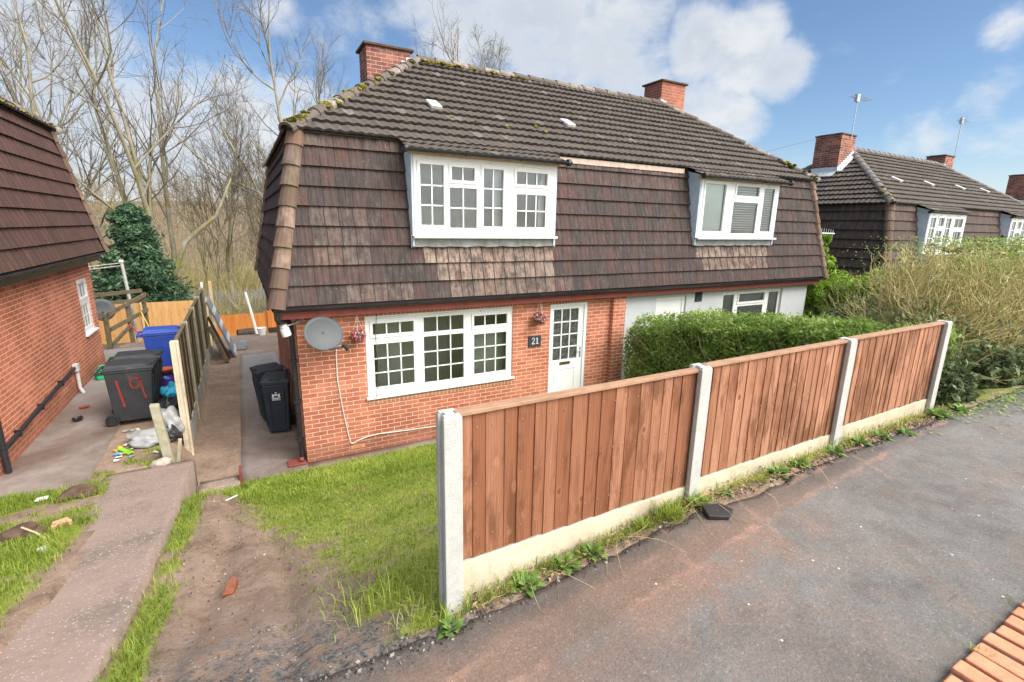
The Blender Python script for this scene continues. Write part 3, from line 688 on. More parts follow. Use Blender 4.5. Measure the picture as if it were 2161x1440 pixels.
def window(parent, x0, x1, z0, z1, y, lights, sill=True, M=None, name='window', mat='upvc', fy=.06, glass='glass', vents=True):
    """uPVC frame with openings; lights = (gx0, gx1, gz0, gz1, kind, nx, nz)"""
    mb = MB(M); holes = [(l[0], l[1], l[2], l[3]) for l in lights]
    holes_wall(mb, x0, x1, z0, z1, holes, y, .028)
    for a, b, c, d in ((x0, x0, z0, z1), (x1, x1, z0, z1)): mb.quad((a, y, c), (a, y + fy, c), (a, y + fy, d), (a, y, d)) if a == x1 else mb.quad((a, y + fy, c), (a, y, c), (a, y, d), (a, y + fy, d))
    mb.quad((x0, y, z1), (x1, y, z1), (x1, y + fy, z1), (x0, y + fy, z1)); mb.quad((x0, y + fy, z0), (x1, y + fy, z0), (x1, y, z0), (x0, y, z0))
    w = .052; p = .016
    for a, b, c, d, kind, nx, nz in lights:
        if kind == 'open':                       # raised sash with a shadow gap
            for (ax, bx, cz, dz) in ((a - w, a - .006, c - w, d + w), (b + .006, b + w, c - w, d + w), (a - .006, b + .006, d + .006, d + w), (a - .006, b + .006, c - w, c - .006)):
                mb.box(ax, y - p, cz, bx, y + .001, dz)
    if vents:
        for l in lights:
            if l[3] > z1 - .28 and l[1] - l[0] > .3: mb.box(l[0] + .12, y - .030, z1 - .055, l[1] - .12, y - .002, z1 - .035)
    wo = mb.build(name, MATS[mat], parent)
    g = MB(M); bars = MB(M)
    for a, b, c, d, kind, nx, nz in lights:
        g.quad((a - .004, y + .024, c - .004), (b + .004, y + .024, c - .004), (b + .004, y + .024, d + .004), (a - .004, y + .024, d + .004))
        for i in range(1, nx): q = a + (b - a) * i / nx; bars.box(q - .011, y + .010, c, q + .011, y + .023, d)
        for i in range(1, nz): q = c + (d - c) * i / nz; bars.box(a, y + .012, q - .011, b, y + .0225, q + .011)
    g.build('pane', MATS[glass], wo)
    if bars.v: bars.build('glazing_bars', MATS[mat], wo)
    if sill:
        s = MB(M); s.box(x0 - .035, y - .085, z0 - .042, x1 + .035, y + .05, z0 - .002); s.build('sill', MATS[mat], wo, bevel=.006)
    return wo

def room(parent, x0, x1, y0, y1, z0, z1, mat='room_wall', M=None):
    mb = MB(M)
    mb.quad((x0, y1, z0), (x0, y1, z1), (x1, y1, z1), (x1, y1, z0)); mb.quad((x0, y0, z0), (x0, y0, z1), (x0, y1, z1), (x0, y1, z0)); mb.quad((x1, y1, z0), (x1, y1, z1), (x1, y0, z1), (x1, y0, z0))
    mb.quad((x0, y0, z1), (x1, y0, z1), (x1, y1, z1), (x0, y1, z1))
    mb.build('room_walls', MATS[mat], parent)
    f = MB(M); f.quad((x0, y0, z0), (x0, y1, z0), (x1, y1, z0), (x1, y0, z0)); f.build('room_floor', MATS['room_floor'], parent)
def slats(parent, x0, x1, z0, z1, y, mat='blind', step=.05, M=None, name='blind', tilt=.02):
    mb = MB(M); z = z0
    while z < z1 - .01:
        mb.hexa([(x0, y - .018, z), (x1, y - .018, z), (x1, y + .018, z + tilt), (x0, y + .018, z + tilt)], [(x0, y - .018, z + .003), (x1, y - .018, z + .003), (x1, y + .018, z + tilt + .003), (x0, y + .018, z + tilt + .003)]); z += step
    return mb.build(name, MATS[mat], parent)

ZE, ZT, ZR = 2.68, 5.30, 7.34
def moss_run(V, P0, P1, n, w, seed):
    r_ = np.random.default_rng(seed); P0, P1 = np.array(P0), np.array(P1); d = P1 - P0
    return [tuple(P0 + d * r_.beta(.8, 1.1) + r_.normal(0, w, 3) * np.array([1, 1, .25])) for _ in range(n)]

def house(name, label, loc, rz, o):
    h = thing(name, label, 'house', loc, rz)
    bm_, tm = o.get('brick', 'brick'), o.get('tile', 'tile_hung')
    zb = o.get('zb', -.35)
    # ---- walls
    split = o.get('split', HL)
    w = MB(); holes_wall(w, 0, split, zb, 2.60, o.get('holes', []))
    if o.get('pillar'):                                # party-line brick pier
        w.box(split - .12 - .22, -.10, zb, split, -.0015, 2.598)
    for k in (1, 2, 3):
        if k == 1 and split < HL: continue
        ww = MB(side_M(k)); holes_wall(ww, 0, SIDE_L[k], zb, 2.60, o.get('side_holes', []) if k == 1 else []); w.v, off = w.v + ww.v, len(w.v); w.f += [tuple(i + off for i in f) for f in ww.f]; w.t += ww.t
    w.build('wall', MATS[bm_], h)
    if split < HL:
        w = MB(); holes_wall(w, split, HL, zb, 2.60, o.get('holes2', []))
        ww = MB(side_M(1)); holes_wall(ww, 0, HD, zb, 2.60, []); off = len(w.v); w.v += ww.v; w.f += [tuple(i + off for i in f) for f in ww.f]; w.t += ww.t
        w.build('rendered_wall', MATS['render_grey'], h)
    for (a, b, z0, z1) in o.get('soldiers', []):
        s = MB(); s.box(a, -.004, z0, b, .05, z1); s.build('brick_lintel', MATS['brick_soldier'], h)
    # ---- tile hung upper storey
    dorm = o.get('dormers', [])
    def hole(x, z): return any(d[0] + .02 < x < d[1] - .02 and z > 3.52 for d in dorm)
    pale = o.get('pale', [])
    def tf(side):
        def f(x, k):
            r = rng.beta(1.6, 1.8); g = 0.0
            if side == 0:
                for a, b, ks, amt in pale:
                    if a < x < b and k in ks: g = max(g, amt * rng.uniform(.7, 1))
            if k == 8 and rng.random() < .4: g = max(g, .2)
            return (r, g, 0)
        return f
    hp = o.get('prof', prof_hung); cpt = o.get('cpt', 12)
    parts = []
    for k in range(4):
        near = k in o.get('near', (0, 3))
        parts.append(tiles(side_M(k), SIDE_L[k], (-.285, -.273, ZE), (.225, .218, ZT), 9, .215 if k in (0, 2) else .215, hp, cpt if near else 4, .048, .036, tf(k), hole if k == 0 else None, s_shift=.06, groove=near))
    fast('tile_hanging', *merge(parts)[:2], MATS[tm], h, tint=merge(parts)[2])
    # flat lining behind the tiles so nothing shows through the laps
    lin = MB()
    for k in range(4):
        q = MB(side_M(k)); L_ = SIDE_L[k]
        cuts = [(d[0], d[1]) for d in dorm] if k == 0 else []
        def P(x, s): return (x, -.273 + .491 * s + .012, ZE + 2.62 * s)
        s0 = (3.55 - ZE) / 2.62
        q.quad(P(-.27, 0), P(L_ + .27, 0), P(L_ + .27 - .51 * s0, s0), P(-.27 + .51 * s0, s0))
        xs = [None] + [c for cc in cuts for c in cc] + [None]
        for i in range(0, len(xs), 2):
            a0 = -.27 + .51 * s0 if xs[i] is None else xs[i]; a1 = .24 if xs[i] is None else xs[i]
            b0 = L_ + .27 - .51 * s0 if xs[i + 1] is None else xs[i + 1]; b1 = L_ - .24 if xs[i + 1] is None else xs[i + 1]
            q.quad(P(a0, s0), P(b0, s0), P(b1, 1), P(a1, 1))
        off = len(lin.v); lin.v += q.v; lin.f += [tuple(i + off for i in f) for f in q.f]; lin.t += q.t
    lin.build('tile_backing', MATS['room_dark'], h)
    # ---- main roof
    def rt(x, k): return (rng.beta(1.8, 1.8), .35 if rng.random() < .05 else 0, o.get('roofmoss', .25) * rng.random())
    parts = []
    for k in range(4):
        L_ = SIDE_L[k]; top = (3.10, 3.10, ZR) 
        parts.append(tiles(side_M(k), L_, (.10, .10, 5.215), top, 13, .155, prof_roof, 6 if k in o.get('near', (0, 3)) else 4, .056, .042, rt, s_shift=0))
    for d in dorm:                                     # roof sweeping down over each dormer
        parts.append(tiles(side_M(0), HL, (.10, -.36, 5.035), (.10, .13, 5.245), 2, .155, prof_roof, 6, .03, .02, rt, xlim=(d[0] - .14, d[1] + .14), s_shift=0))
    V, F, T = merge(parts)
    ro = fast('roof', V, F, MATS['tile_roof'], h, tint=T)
    lin = MB()
    c = [(.12, .12, 5.20), (HL - .12, .12, 5.20), (HL - .12, HD - .12, 5.20), (.12, HD - .12, 5.20)]; a, b = (3.1, 3.1, ZR - .03), (HL - 3.1, 3.1, ZR - .03)
    lin.poly([c[0], c[1], b, a]); lin.poly([c[1], c[2], b]); lin.poly([c[2], c[3], a, b]); lin.poly([c[3], c[0], a]); lin.poly([c[3], c[2], c[1], c[0]])
    lin.build('roof_underside', MATS['room_dark'], ro)
    # hips and ridge
    rm = MATS[o.get('ridge', 'ridge_brown')]
    hips = []; A, B = Vector((3.1, 3.1, ZR)), Vector((HL - 3.1, 3.1, ZR))
    for P, Q, out in (((.1, .1, 5.215), A, (-1, -1, 2)), ((.1, HD - .1, 5.215), A, (-1, 1, 2)), ((HL - .1, .1, 5.215), B, (1, -1, 2)), ((HL - .1, HD - .1, 5.215), B, (1, 1, 2))):
        hb = MB(); hips.append(hb); hip_run(hb, Vector(P) + Vector((0, 0, .03)), Q + Vector((0, 0, .03)), out, .115, .36, .012)
    hb = MB(); hips.append(hb); hip_run(hb, A + Vector((0, 0, .03)), B + Vector((0, 0, .03)), (0, 0, 1), .115, .4, .008)
    for q in hips: q.build('ridge_tiles', rm, ro, smooth=False)
    for sx, sy, q in ((0, 0, 0), (1, 0, 0), (0, 1, 0), (1, 1, 0)):
        x0, x1 = (-.285, .225) if sx == 0 else (HL + .285, HL - .225); y0, y1 = (-.273, .218) if sy == 0 else (HD + .273, HD - .218)
        hb = MB(); hip_run(hb, (x0, y0, ZE), (x1, y1, ZT + .02), (-1 if sx == 0 else 1, -1 if sy == 0 else 1, .28), .125, .315, .02)
        hb.build('hip_tiles', MATS['tile_hip' if tm == 'tile_hung' else o.get('hipmat', 'tile_hip')], h)
    # mortar bed beside the front hips
    for sx in (0, 1):
        mo = MB()
        x0, x1 = (-.285 + .125, .225 + .12) if sx == 0 else (HL + .16, HL - .345)
        mo.tube([(x0, -.273 - .02, ZE + .02), (x1, .218 - .02, ZT)], .018, 5)
        mo.build('hip_mortar', MATS['pale_fillet'], h)
    for x, s_ in o.get('vents', []):
        v = MB(); y = .1 + 1.18 * s_; z = 5.255 + .68 * (y - .1)
        v.M = Matrix.Translation((x, y, z)) @ Matrix.Rotation(math.atan(.68), 4, 'X')
        v.hexa([(-.11, -.23, .02), (.11, -.23, .02), (.11, .14, .0), (-.11, .14, .0)], [(-.11, -.23, .10), (.11, -.23, .10), (.10, .14, .05), (-.10, .14, .05)])
        v.build('roof_vent', MATS['vent_white'], ro, bevel=.02)
    for (n, P0, P1, w_, sd) in o.get('moss', []):
        pts = moss_run(None, P0, P1, n, w_, sd); mb = MB()
        for i, q in enumerate(pts): s_ = random.uniform(.018, .05); mb.blob(q, (s_ * 1.6, s_ * 1.3, s_ * .8), i, 1, .3, (random.random(), 0, 0))
        tag(mb.build('moss', MATS['moss'], ro), kind='stuff')
    # ---- eaves: fascia, gutter, downpipe
    fb = MB(); e = .20
    for k in range(4):
        q = MB(side_M(k)); L_ = SIDE_L[k]
        ex = e if k in (0, 2) else e - .022
        q.box(-ex, -e, 2.475, L_ + ex, -e + .02, 2.675); q.box(-ex + .022, -e + .021, 2.50, L_ + ex - .022, -.004, 2.512) if k in (0, 2) else q.box(.022, -e + .021, 2.50, L_ - .022, -.004, 2.512)
        off = len(fb.v); fb.v += q.v; fb.f += [tuple(i + off for i in f) for f in q.f]; fb.t += q.t
    fb.build('fascia', MATS[o.get('fascia', 'fascia_red')], h)
    gb = MB(); zg = 2.655; e = .275
    half_gutter(gb, (-e - .02, -e, zg), (HL + e + .02, -e, zg)); half_gutter(gb, (-e, -e + .02, zg), (-e, HD + e, zg)); half_gutter(gb, (HL + e, -e + .02, zg), (HL + e, HD + e, zg)); half_gutter(gb, (-e, HD + e, zg), (HL + e, HD + e, zg))
    gb.build('gutter', MATS['black_plastic' if not o.get('greygutter') else 'grey_plastic'], h, smooth=False)
    for pts in o.get('downpipes', []):
        d = MB(); d.tube(pts, .037, 10)
        for q in (.25, .55, .85):
            a, b = Vector(pts[-2]), Vector(pts[-1]); c = a.lerp(b, q); d.box(c.x - .055, c.y - .045, c.z - .02, c.x + .055, c.y + .055, c.z + .02)
        d.build('downpipe', MATS['black_plastic'], h, smooth=False)
    # ---- dormers
    for i, d in enumerate(dorm):
        x0, x1, lights, extra = d; y = -.22; zs, zt = 3.72, 4.97
        for a, bx, sgn in ((x0 - .035, x0 - .004, -1), (x1 + .004, x1 + .035, 1)):
            b = MB(); b.prism([(a, y + .01, zs - .17), (a, .3, zs - .17), (a, .3, 5.2), (a, y + .01, 5.06)] if True else [], (bx - a, 0, 0))
            b.build('dormer_cheek', MATS[o.get('cheek', 'lead')], h)
        a = MB(); nseg = 40; r_ = random.Random(i)
        for k in range(nseg):                           # lead apron with its dressed, wavy foot
            xa, xb = x0 - .06 + (x1 - x0 + .12) * k / nseg, x0 - .06 + (x1 - x0 + .12) * (k + 1) / nseg
            wv = lambda x: .006 * math.sin(x * 13) + .004 * math.sin(x * 31)
            z2a, z2b = 3.535 + wv(xa), 3.535 + wv(xb)
            a.quad((xa, -.185 + .4 * wv(xa), z2a), (xb, -.185 + .4 * wv(xb), z2b), (xb, y + .035, 3.69), (xa, y + .035, 3.69))
            a.quad((xa, y + .035, 3.69), (xb, y + .035, 3.69), (xb, y + .03, 3.73), (xa, y + .03, 3.73))
        a.build('apron_flashing', MATS['lead'], h, smooth=True)
        hb2 = MB(); hb2.box(x0 - .05, y - .03, zt + .002, x1 + .05, y + .06, 5.045); hb2.box(x0 - .12, -.345, 5.002, x1 + .12, y - .032, 5.018); hb2.build('dormer_fascia', MATS[o.get('dfascia', 'pale_fillet')], h)
        if o.get('dormer_gutter', True):
            gb = MB(); half_gutter(gb, (x0 - .20, -.425, 5.035), (x1 + .16, -.425, 5.035), .055)
            gb.tube([(x0 - .20, -.425, 5.02), (x0 - .16, -.425, 5.02)], .062, 10); gb.tube([(x1 + .10, -.425, 5.02), (x1 + .16, -.425, 5.02)], .062, 10)
            gb.build('dormer_gutter', MATS['black_plastic'], h)
        wo = window(h, x0, x1, zs, zt, y, lights)
        room(wo, x0 + .02, x1 - .02, y + .065, 1.2, 3.6, 4.99, 'room_wall')
        if extra: extra(wo, y)
    for (a, b, z0, z1, y_) in o.get('fillets', []):
        f = MB(); n = max(1, round((b - a) / .19))
        for k in range(n): f.box(a + (b - a) * k / n + .002, y_, z0 + random.uniform(-.004, .004), a + (b - a) * (k + 1) / n - .002, y_ + .03, z1, )
        f.build('verge_strip', MATS['pale_fillet'], h)
    # ---- chimneys
    for (cx0, cx1, cy0, cy1, zt, mat, flash, cap) in o.get('chimneys', []):
        c = MB(); c.box(cx0, cy0, 5.4, cx1, cy1, zt - .15)
        if False: pass
        else: c.box(cx0, cy0, zt - .15, cx1, cy1, zt - .075)
        co = c.build('chimney', MATS[mat], ro)
        k = MB(); q = .06 if cap else .03; k.box(cx0 - q, cy0 - q, zt - .073, cx1 + q, cy1 + q, zt - .025); k.box(cx0 + .05, cy0 + .05, zt - .025, cx1 - .05, cy1 - .05, zt); k.build('chimney_cap', MATS['soil_clod'], ro, bevel=.01)
        f = MB(); n = 9; left = (cx0 + cx1) / 2 < HL / 2
        zsl = lambda x, y: min(5.215 + .71 * (min(y, HD - y) - .1), 5.215 + .71 * (min(x, HL - x) - .1))
        hgt = .20 if flash else .12
        for i in range(n):
            xa, xb = cx0 + (cx1 - cx0) * i / n, cx0 + (cx1 - cx0) * (i + 1) / n; ya, yb = cy0 + (cy1 - cy0) * i / n, cy0 + (cy1 - cy0) * (i + 1) / n
            for yy, s_ in ((cy0, -1), (cy1, 1)):
                zz = zsl((xa + xb) / 2, yy); f.box(xa, yy + s_ * .006 - (.004 if s_ < 0 else 0), zz - .1, xb, yy + s_ * .012, zz + hgt + random.uniform(0, .02))
            for xx, s_ in ((cx0, -1), (cx1, 1)):
                zz = zsl(xx, (ya + yb) / 2); f.box(xx + s_ * .004, ya, zz - .1, xx + s_ * .013, yb, zz + hgt + random.uniform(0, .02))
            if flash:
                zz = zsl(cx0, (ya + yb) / 2)
                f.quad((cx0 - .22, ya, zsl(cx0 - .22, ya) + .055), (cx0 - .22, yb, zsl(cx0 - .22, yb) + .055), (cx0, yb, zsl(cx0, yb) + .075), (cx0, ya, zsl(cx0, ya) + .075))
                f.quad((xa, cy0 - .16, zsl(xa, cy0 - .16) + .055), (xb, cy0 - .16, zsl(xb, cy0 - .16) + .055), (xb, cy0, zsl(xb, cy0) + .075), (xa, cy0, zsl(xa, cy0) + .075))
        f.build('chimney_flashing', MATS['lead_pale'], ro)
    return h

m, t = newmat('moss'); MATS['moss'] = m
r, g, b_, _ = TINT(t); n = t.noise(OC(t), 40, 4, .7)
finish(t, t.mix(t.ss(t.m('ADD', t.m('MULTIPLY', r, .6), t.m('MULTIPLY', n, .5)), .3, .75), (.085, .075, .012), (.24, .21, .035)), .95, n, .8, .01, .1)

# ---- the pair of houses in the middle
def ours_dormer_in(wo, y):
    c = MB()
    for i in range(9): x = 3.13 + i * .024; c.box(x, y + .12, 3.80, x + .013, y + .15, 4.86)
    c.build('curtain', MATS['curtain_grey'], wo)
    c = MB(); c.box(3.30, y + .16, 3.78, 3.50, y + .18, 4.9); c.build('curtain', MATS['blind'], wo)
    c = MB(); c.box(4.27, y + .12, 3.78, 4.42, y + .15, 4.50); c.hexa([(4.26, y + .12, 4.56), (4.42, y + .12, 4.56), (4.42, y + .14, 4.56), (4.26, y + .14, 4.56)], [(4.36, y + .12, 4.86), (4.42, y + .12, 4.86), (4.42, y + .14, 4.86), (4.36, y + .14, 4.86)]); c.build('curtain', MATS['blind'], wo)
def theirs_dormer_in(wo, y):
    c = MB(); c.box(8.50, y + .05, 3.8, 9.22, y + .06, 4.93); c.build('roller_blind', MATS['blind_frost'], wo)
    slats(wo, 9.44, 10.46, 3.78, 4.93, y + .08, step=.055, tilt=.022); slats(wo, 10.54, 11.05, 3.78, 4.93, y + .08, step=.055, tilt=.022)
L_ours = [(1.98, 2.37, 3.89, 4.83, 'open', 2, 3), (2.52, 2.92, 4.62, 4.82, 'open', 2, 1), (2.48, 2.97, 3.85, 4.50, 'fix', 2, 2), (3.10, 3.47, 3.88, 4.83, 'open', 2, 3), (3.74, 4.37, 4.62, 4.82, 'open', 3, 1), (3.75, 4.36, 3.88, 4.45, 'fix', 3, 2)]
L_theirs = [(8.53, 9.19, 3.86, 4.89, 'open', 1, 1), (9.57, 10.37, 4.68, 4.89, 'open', 1, 1), (9.51, 10.39, 3.82, 4.53, 'fix', 1, 1), (10.58, 10.97, 3.87, 4.88, 'fix', 1, 1)]
H1 = house('semi_detached_house', 'middle tile hung semi-detached pair, half orange brick and half grey render', (0, 0, 0), 0, dict(
    split=6.57, pillar=True, holes=[(1.04, 3.84, 1.0, 2.40), (4.69, 5.612, .02, 2.385)], holes2=[(7.56, 8.52, .1, 2.36), (9.79, 12.2, 1.05, 2.38)],
    soldiers=[(1.0, 3.88, 2.402, 2.54), (4.65, 5.65, 2.387, 2.54), (1.04, 3.84, .855, .957)],
    dormers=[(1.87, 4.56, L_ours, ours_dormer_in), (8.40, 11.12, L_theirs, theirs_dormer_in)],
    pale=[(1.95, 4.55, (2,), 1.0), (2.2, 4.5, (1,), .85), (2.4, 4.6, (0,), .5), (4.5, 5.1, (0,), .35), (8.5, 11.0, (2,), 1.0), (8.6, 11.1, (1,), .7), (4.6, 8.4, (8,), .2), (-.3, 1.8, (8,), .25), (.8, 1.9, (0,), .4), (.3, 1.1, (3, 4, 2), .28), (4.7, 8.2, (7,), .12)],
    vents=[(2.75, 1.0), (5.75, 1.0)], fillets=[(4.75, 8.2, 5.10, 5.20, .125)],
    moss=[(60, (.15, .12, 5.30), (1.25, 1.2, 6.05), .05, 1), (24, (1.2, 1.1, 6.02), (3.0, 2.9, 7.28), .04, 2), (50, (3.2, 2.95, 7.30), (5.6, 2.95, 7.30), .04, 3), (9, (2.4, .9, 5.80), (6.4, .7, 5.70), .10, 4), (20, (HL - .2, .1, 5.3), (HL - 1, .8, 5.8), .05, 5)],
    chimneys=[(1.95, 2.87, 2.9, 3.55, 7.47, 'brick_chimney', False, True), (10.15, 11.05, 3.05, 3.75, 7.98, 'brick_chimney_clean', False, True)],
    cheek='lead_blue', downpipes=[[(-.275, -.275, 2.61), (-.275, -.27, 2.50), (-.25, -.22, 2.44), (-.10, .02, 2.40), (-.075, .06, 2.33), (-.075, .06, .06)]]))
# ground floor window, our half
gw = window(H1, 1.04, 3.84, 1.0, 2.40, .028, [(1.175, 1.87, 2.07, 2.26, 'open', 3, 1), (1.175, 1.87, 1.14, 1.905, 'fix', 3, 3), (2.06, 2.82, 2.04, 2.305, 'fix', 3, 1), (2.055, 2.82, 1.105, 1.96, 'fix', 3, 3), (3.03, 3.715, 2.07, 2.26, 'open', 3, 1), (3.03, 3.715, 1.135, 1.91, 'fix', 3, 3)])
room(gw, .6, 4.2, .13, 1.7, .55, 2.5)
c = MB(); c.box(1.5, 1.2, .6, 2.0, 1.24, 2.1); c.box(2.4, 1.62, .6, 3.1, 1.66, 2.2); c.build('inner_door', MATS['upvc_door'], gw)
c = MB(); c.box(2.9, .30, 1.0, 3.80, .32, 2.0); c.build('net_curtain', MATS['blind_frost'], gw)
# front door
dm = MB(); y = .03
holes_wall(dm, 4.695, 5.607, .03, 2.38, [(4.80, 5.415, 1.19, 2.26)], y, .03)
for q in ((4.695, 4.745), (5.545, 5.607)): dm.box(q[0], y - .028, .03, q[1], y - .001, 2.38)
dm.box(4.746, y - .028, 2.325, 5.544, y - .001, 2.38)
dm.box(4.85, y - .010, .16, 4.862, y - .0005, 1.0); dm.box(5.36, y - .010, .16, 5.372, y - .0005, 1.0); dm.box(4.8625, y - .010, .99, 5.3595, y - .0005, 1.0)
do = dm.build('door', MATS['upvc_door'], H1)
g = MB(); g.quad((4.795, y + .025, 1.185), (5.42, y + .025, 1.185), (5.42, y + .025, 2.265), (4.795, y + .025, 2.265)); g.build('pane', MATS['glass_obscure'], do)
bb = MB()
for i in (1, 2): q = 4.80 + .615 * i / 3; bb.box(q - .012, y + .008, 1.19, q + .012, y + .024, 2.26)
for i in (1, 2, 3): q = 1.19 + 1.07 * i / 4; bb.box(4.80, y + .010, q - .012, 5.415, y + .0235, q + .012)
bb.build('glazing_bars', MATS['upvc_door'], do)
lb = MB(); lb.box(4.98, y - .014, 1.085, 5.24, y - .001, 1.145); lb.build('letterbox', MATS['brass'], do, bevel=.004)
hd = MB(); hd.box(5.475, y - .012, 1.20, 5.505, y - .001, 1.43); hd.tube([(5.49, y - .012, 1.36), (5.49, y - .05, 1.36), (5.38, y - .055, 1.36)], .010, 6); hd.build('handle', MATS['steel'], do)
# next door's ground floor
nd = MB(); y = .06; holes_wall(nd, 7.56, 8.52, .1, 2.36, [], y, 0)
for q in (7.56, 8.43): nd.box(q, y - .02, .1, q + .09, y - .001, 2.36)
nd.box(7.651, y - .02, 2.28, 8.429, y - .001, 2.36)
for zz in (2.05, 1.75):
    for xx in (7.72, 8.08): nd.box(xx, y - .008, zz - .01, xx + .25, y - .0005, zz + .005)
nd.build('door', MATS['upvc_door'], H1)
nw = window(H1, 9.79, 12.2, 1.05, 2.38, .06, [(9.9, 10.31, 1.15, 2.29, 'fix', 1, 1), (10.49, 11.51, 2.08, 2.29, 'open', 1, 1), (10.48, 11.51, 1.15, 1.97, 'fix', 1, 1), (11.70, 12.12, 1.15, 2.29, 'fix', 1, 1)])
slats(nw, 9.85, 12.15, 1.12, 2.32, .118, step=.034, tilt=.026); room(nw, 9.8, 12.2, .2, 2.2, .4, 2.45)
gv = MB(); gv.box(8.80, -.012, 2.20, 9.04, .02, 2.42)
for i in range(5): z = 2.215 + .04 * i; gv.hexa([(8.815, -.03, z), (9.025, -.03, z), (9.025, -.012, z + .012), (8.815, -.012, z + .012)], [(8.815, -.03, z + .006), (9.025, -.03, z + .006), (9.025, -.012, z + .026), (8.815, -.012, z + .026)])
gv.build('vent_grille', MATS['grey_plastic'], H1)
ab = MB(); ab.box(.70, -.006, .10, .93, .02, .165)
for i in range(7): ab.box(.712 + .03 * i, -.010, .108, .728 + .03 * i, -.006, .157)
ab.build('air_brick', MATS['brick_orange'], H1)
gu = MB(); gu.box(-.30, -.06, .013, -.02, .16, .05); gu.tube([(-.075, .06, .10), (-.10, .0, .06)], .037, 8); gu.build('gully', MATS['fascia_red'], H1, bevel=.01)

# ---- next door on the left: only its side comes into view
H0 = house('neighbour_house', 'orange brick house end at left with tall rusty brown tile hung upper storey', (-17.08, .40, .48), 0, dict(
    brick='brick_neighbour', tile='tile_hung_left', cpt=8, near=(1,), hipmat='tile_hip', greygutter=True, fascia='black_plastic', zb=-.4,
    side_holes=[(5.02, 5.86, .93, 2.13)], moss=[(60, (HL - .2, HD - .25, 5.30), (HL - .2, 3.0, 5.30), .05, 9)],
    downpipes=[[(HL + .26, .10, 2.60), (HL + .06, .10, 2.45), (HL + .06, .10, .02)]]))
sw = window(H0, 5.02, 5.86, .95, 2.13, .028, [(5.15, 5.73, 1.72, 2.02, 'open', 3, 1), (5.15, 5.73, 1.06, 1.56, 'fix', 3, 2)], M=side_M(1))
room(sw, 4.0, 6.0, .13, 2.0, .3, 2.4, M=side_M(1))

# ---- the pair beyond on the right, and the next one after it
def far_lights(x0): return [(x0 + .10, x0 + .48, 3.88, 4.84, 'fix', 2, 3), (x0 + .64, x0 + 1.04, 4.58, 4.84, 'open', 2, 1), (x0 + .62, x0 + 1.06, 3.85, 4.44, 'fix', 2, 3), (x0 + 1.22, x0 + 1.60, 3.88, 4.84, 'fix', 2, 3), (x0 + 1.86, x0 + 2.50, 4.56, 4.84, 'fix', 2, 1), (x0 + 1.88, x0 + 2.48, 3.88, 4.42, 'open', 3, 2)]
def net_in(x0):
    def f(wo, y):
        c = MB(); n = 60
        for i in range(n): xa, xb = x0 + .05 + 1.7 * i / n, x0 + .05 + 1.7 * (i + 1) / n; c.quad((xa, y + .09 + .015 * math.sin(i * 1.7), 3.75), (xb, y + .09 + .015 * math.sin(i * 1.7 + 1.7), 3.75), (xb, y + .09 + .015 * math.sin(i * 1.7 + 1.7), 4.92), (xa, y + .09 + .015 * math.sin(i * 1.7), 4.92))
        c.build('net_curtain', MATS['blind'], wo)
    return f
far_o = dict(tile='tile_hung_far', prof=prof_far, cpt=8, near=(0, 3), ridge='ridge_grey', hipmat='tile_hip', cheek='lead_blue', dormer_gutter=False, dfascia='black_plastic', roofmoss=.35,
    dormers=[(1.87, 4.56, far_lights(1.87), net_in(1.87)), (8.74, 11.43, far_lights(8.74), net_in(8.74))], vents=[(2.9, 1.1), (5.3, 1.1), (8.0, 1.1), (10.4, 1.1)],
    pale=[(1.9, 4.6, (2, 1), .6), (8.8, 11.4, (2, 1), .6)], moss=[(40, (.12, .12, 5.3), (1.4, 1.4, 6.15), .05, 21)],
    chimneys=[(1.75, 2.65, 2.75, 3.65, 7.75, 'brick_chimney', True, False), (HL - 2.85, HL - 2.0, 2.9, 3.6, 7.75, 'brick_chimney', True, False)])
H2 = house('semi_detached_house', 'brown tiled pair of houses beyond the hedge, white latticed dormer windows and four roof vents', (16.50, -.33, -.46), R(1.13), far_o)
H3 = house('semi_detached_house', 'farthest house at right edge, only its dark hipped roof and brick chimney showing', (33.4, -.6, -.95), R(1.5), dict(tile='tile_hung_far', prof=prof_far, cpt=4, near=(3,), ridge='ridge_grey', dormer_gutter=False,
    chimneys=[(1.75, 2.65, 2.75, 3.65, 7.9, 'brick_chimney', True, False)]))
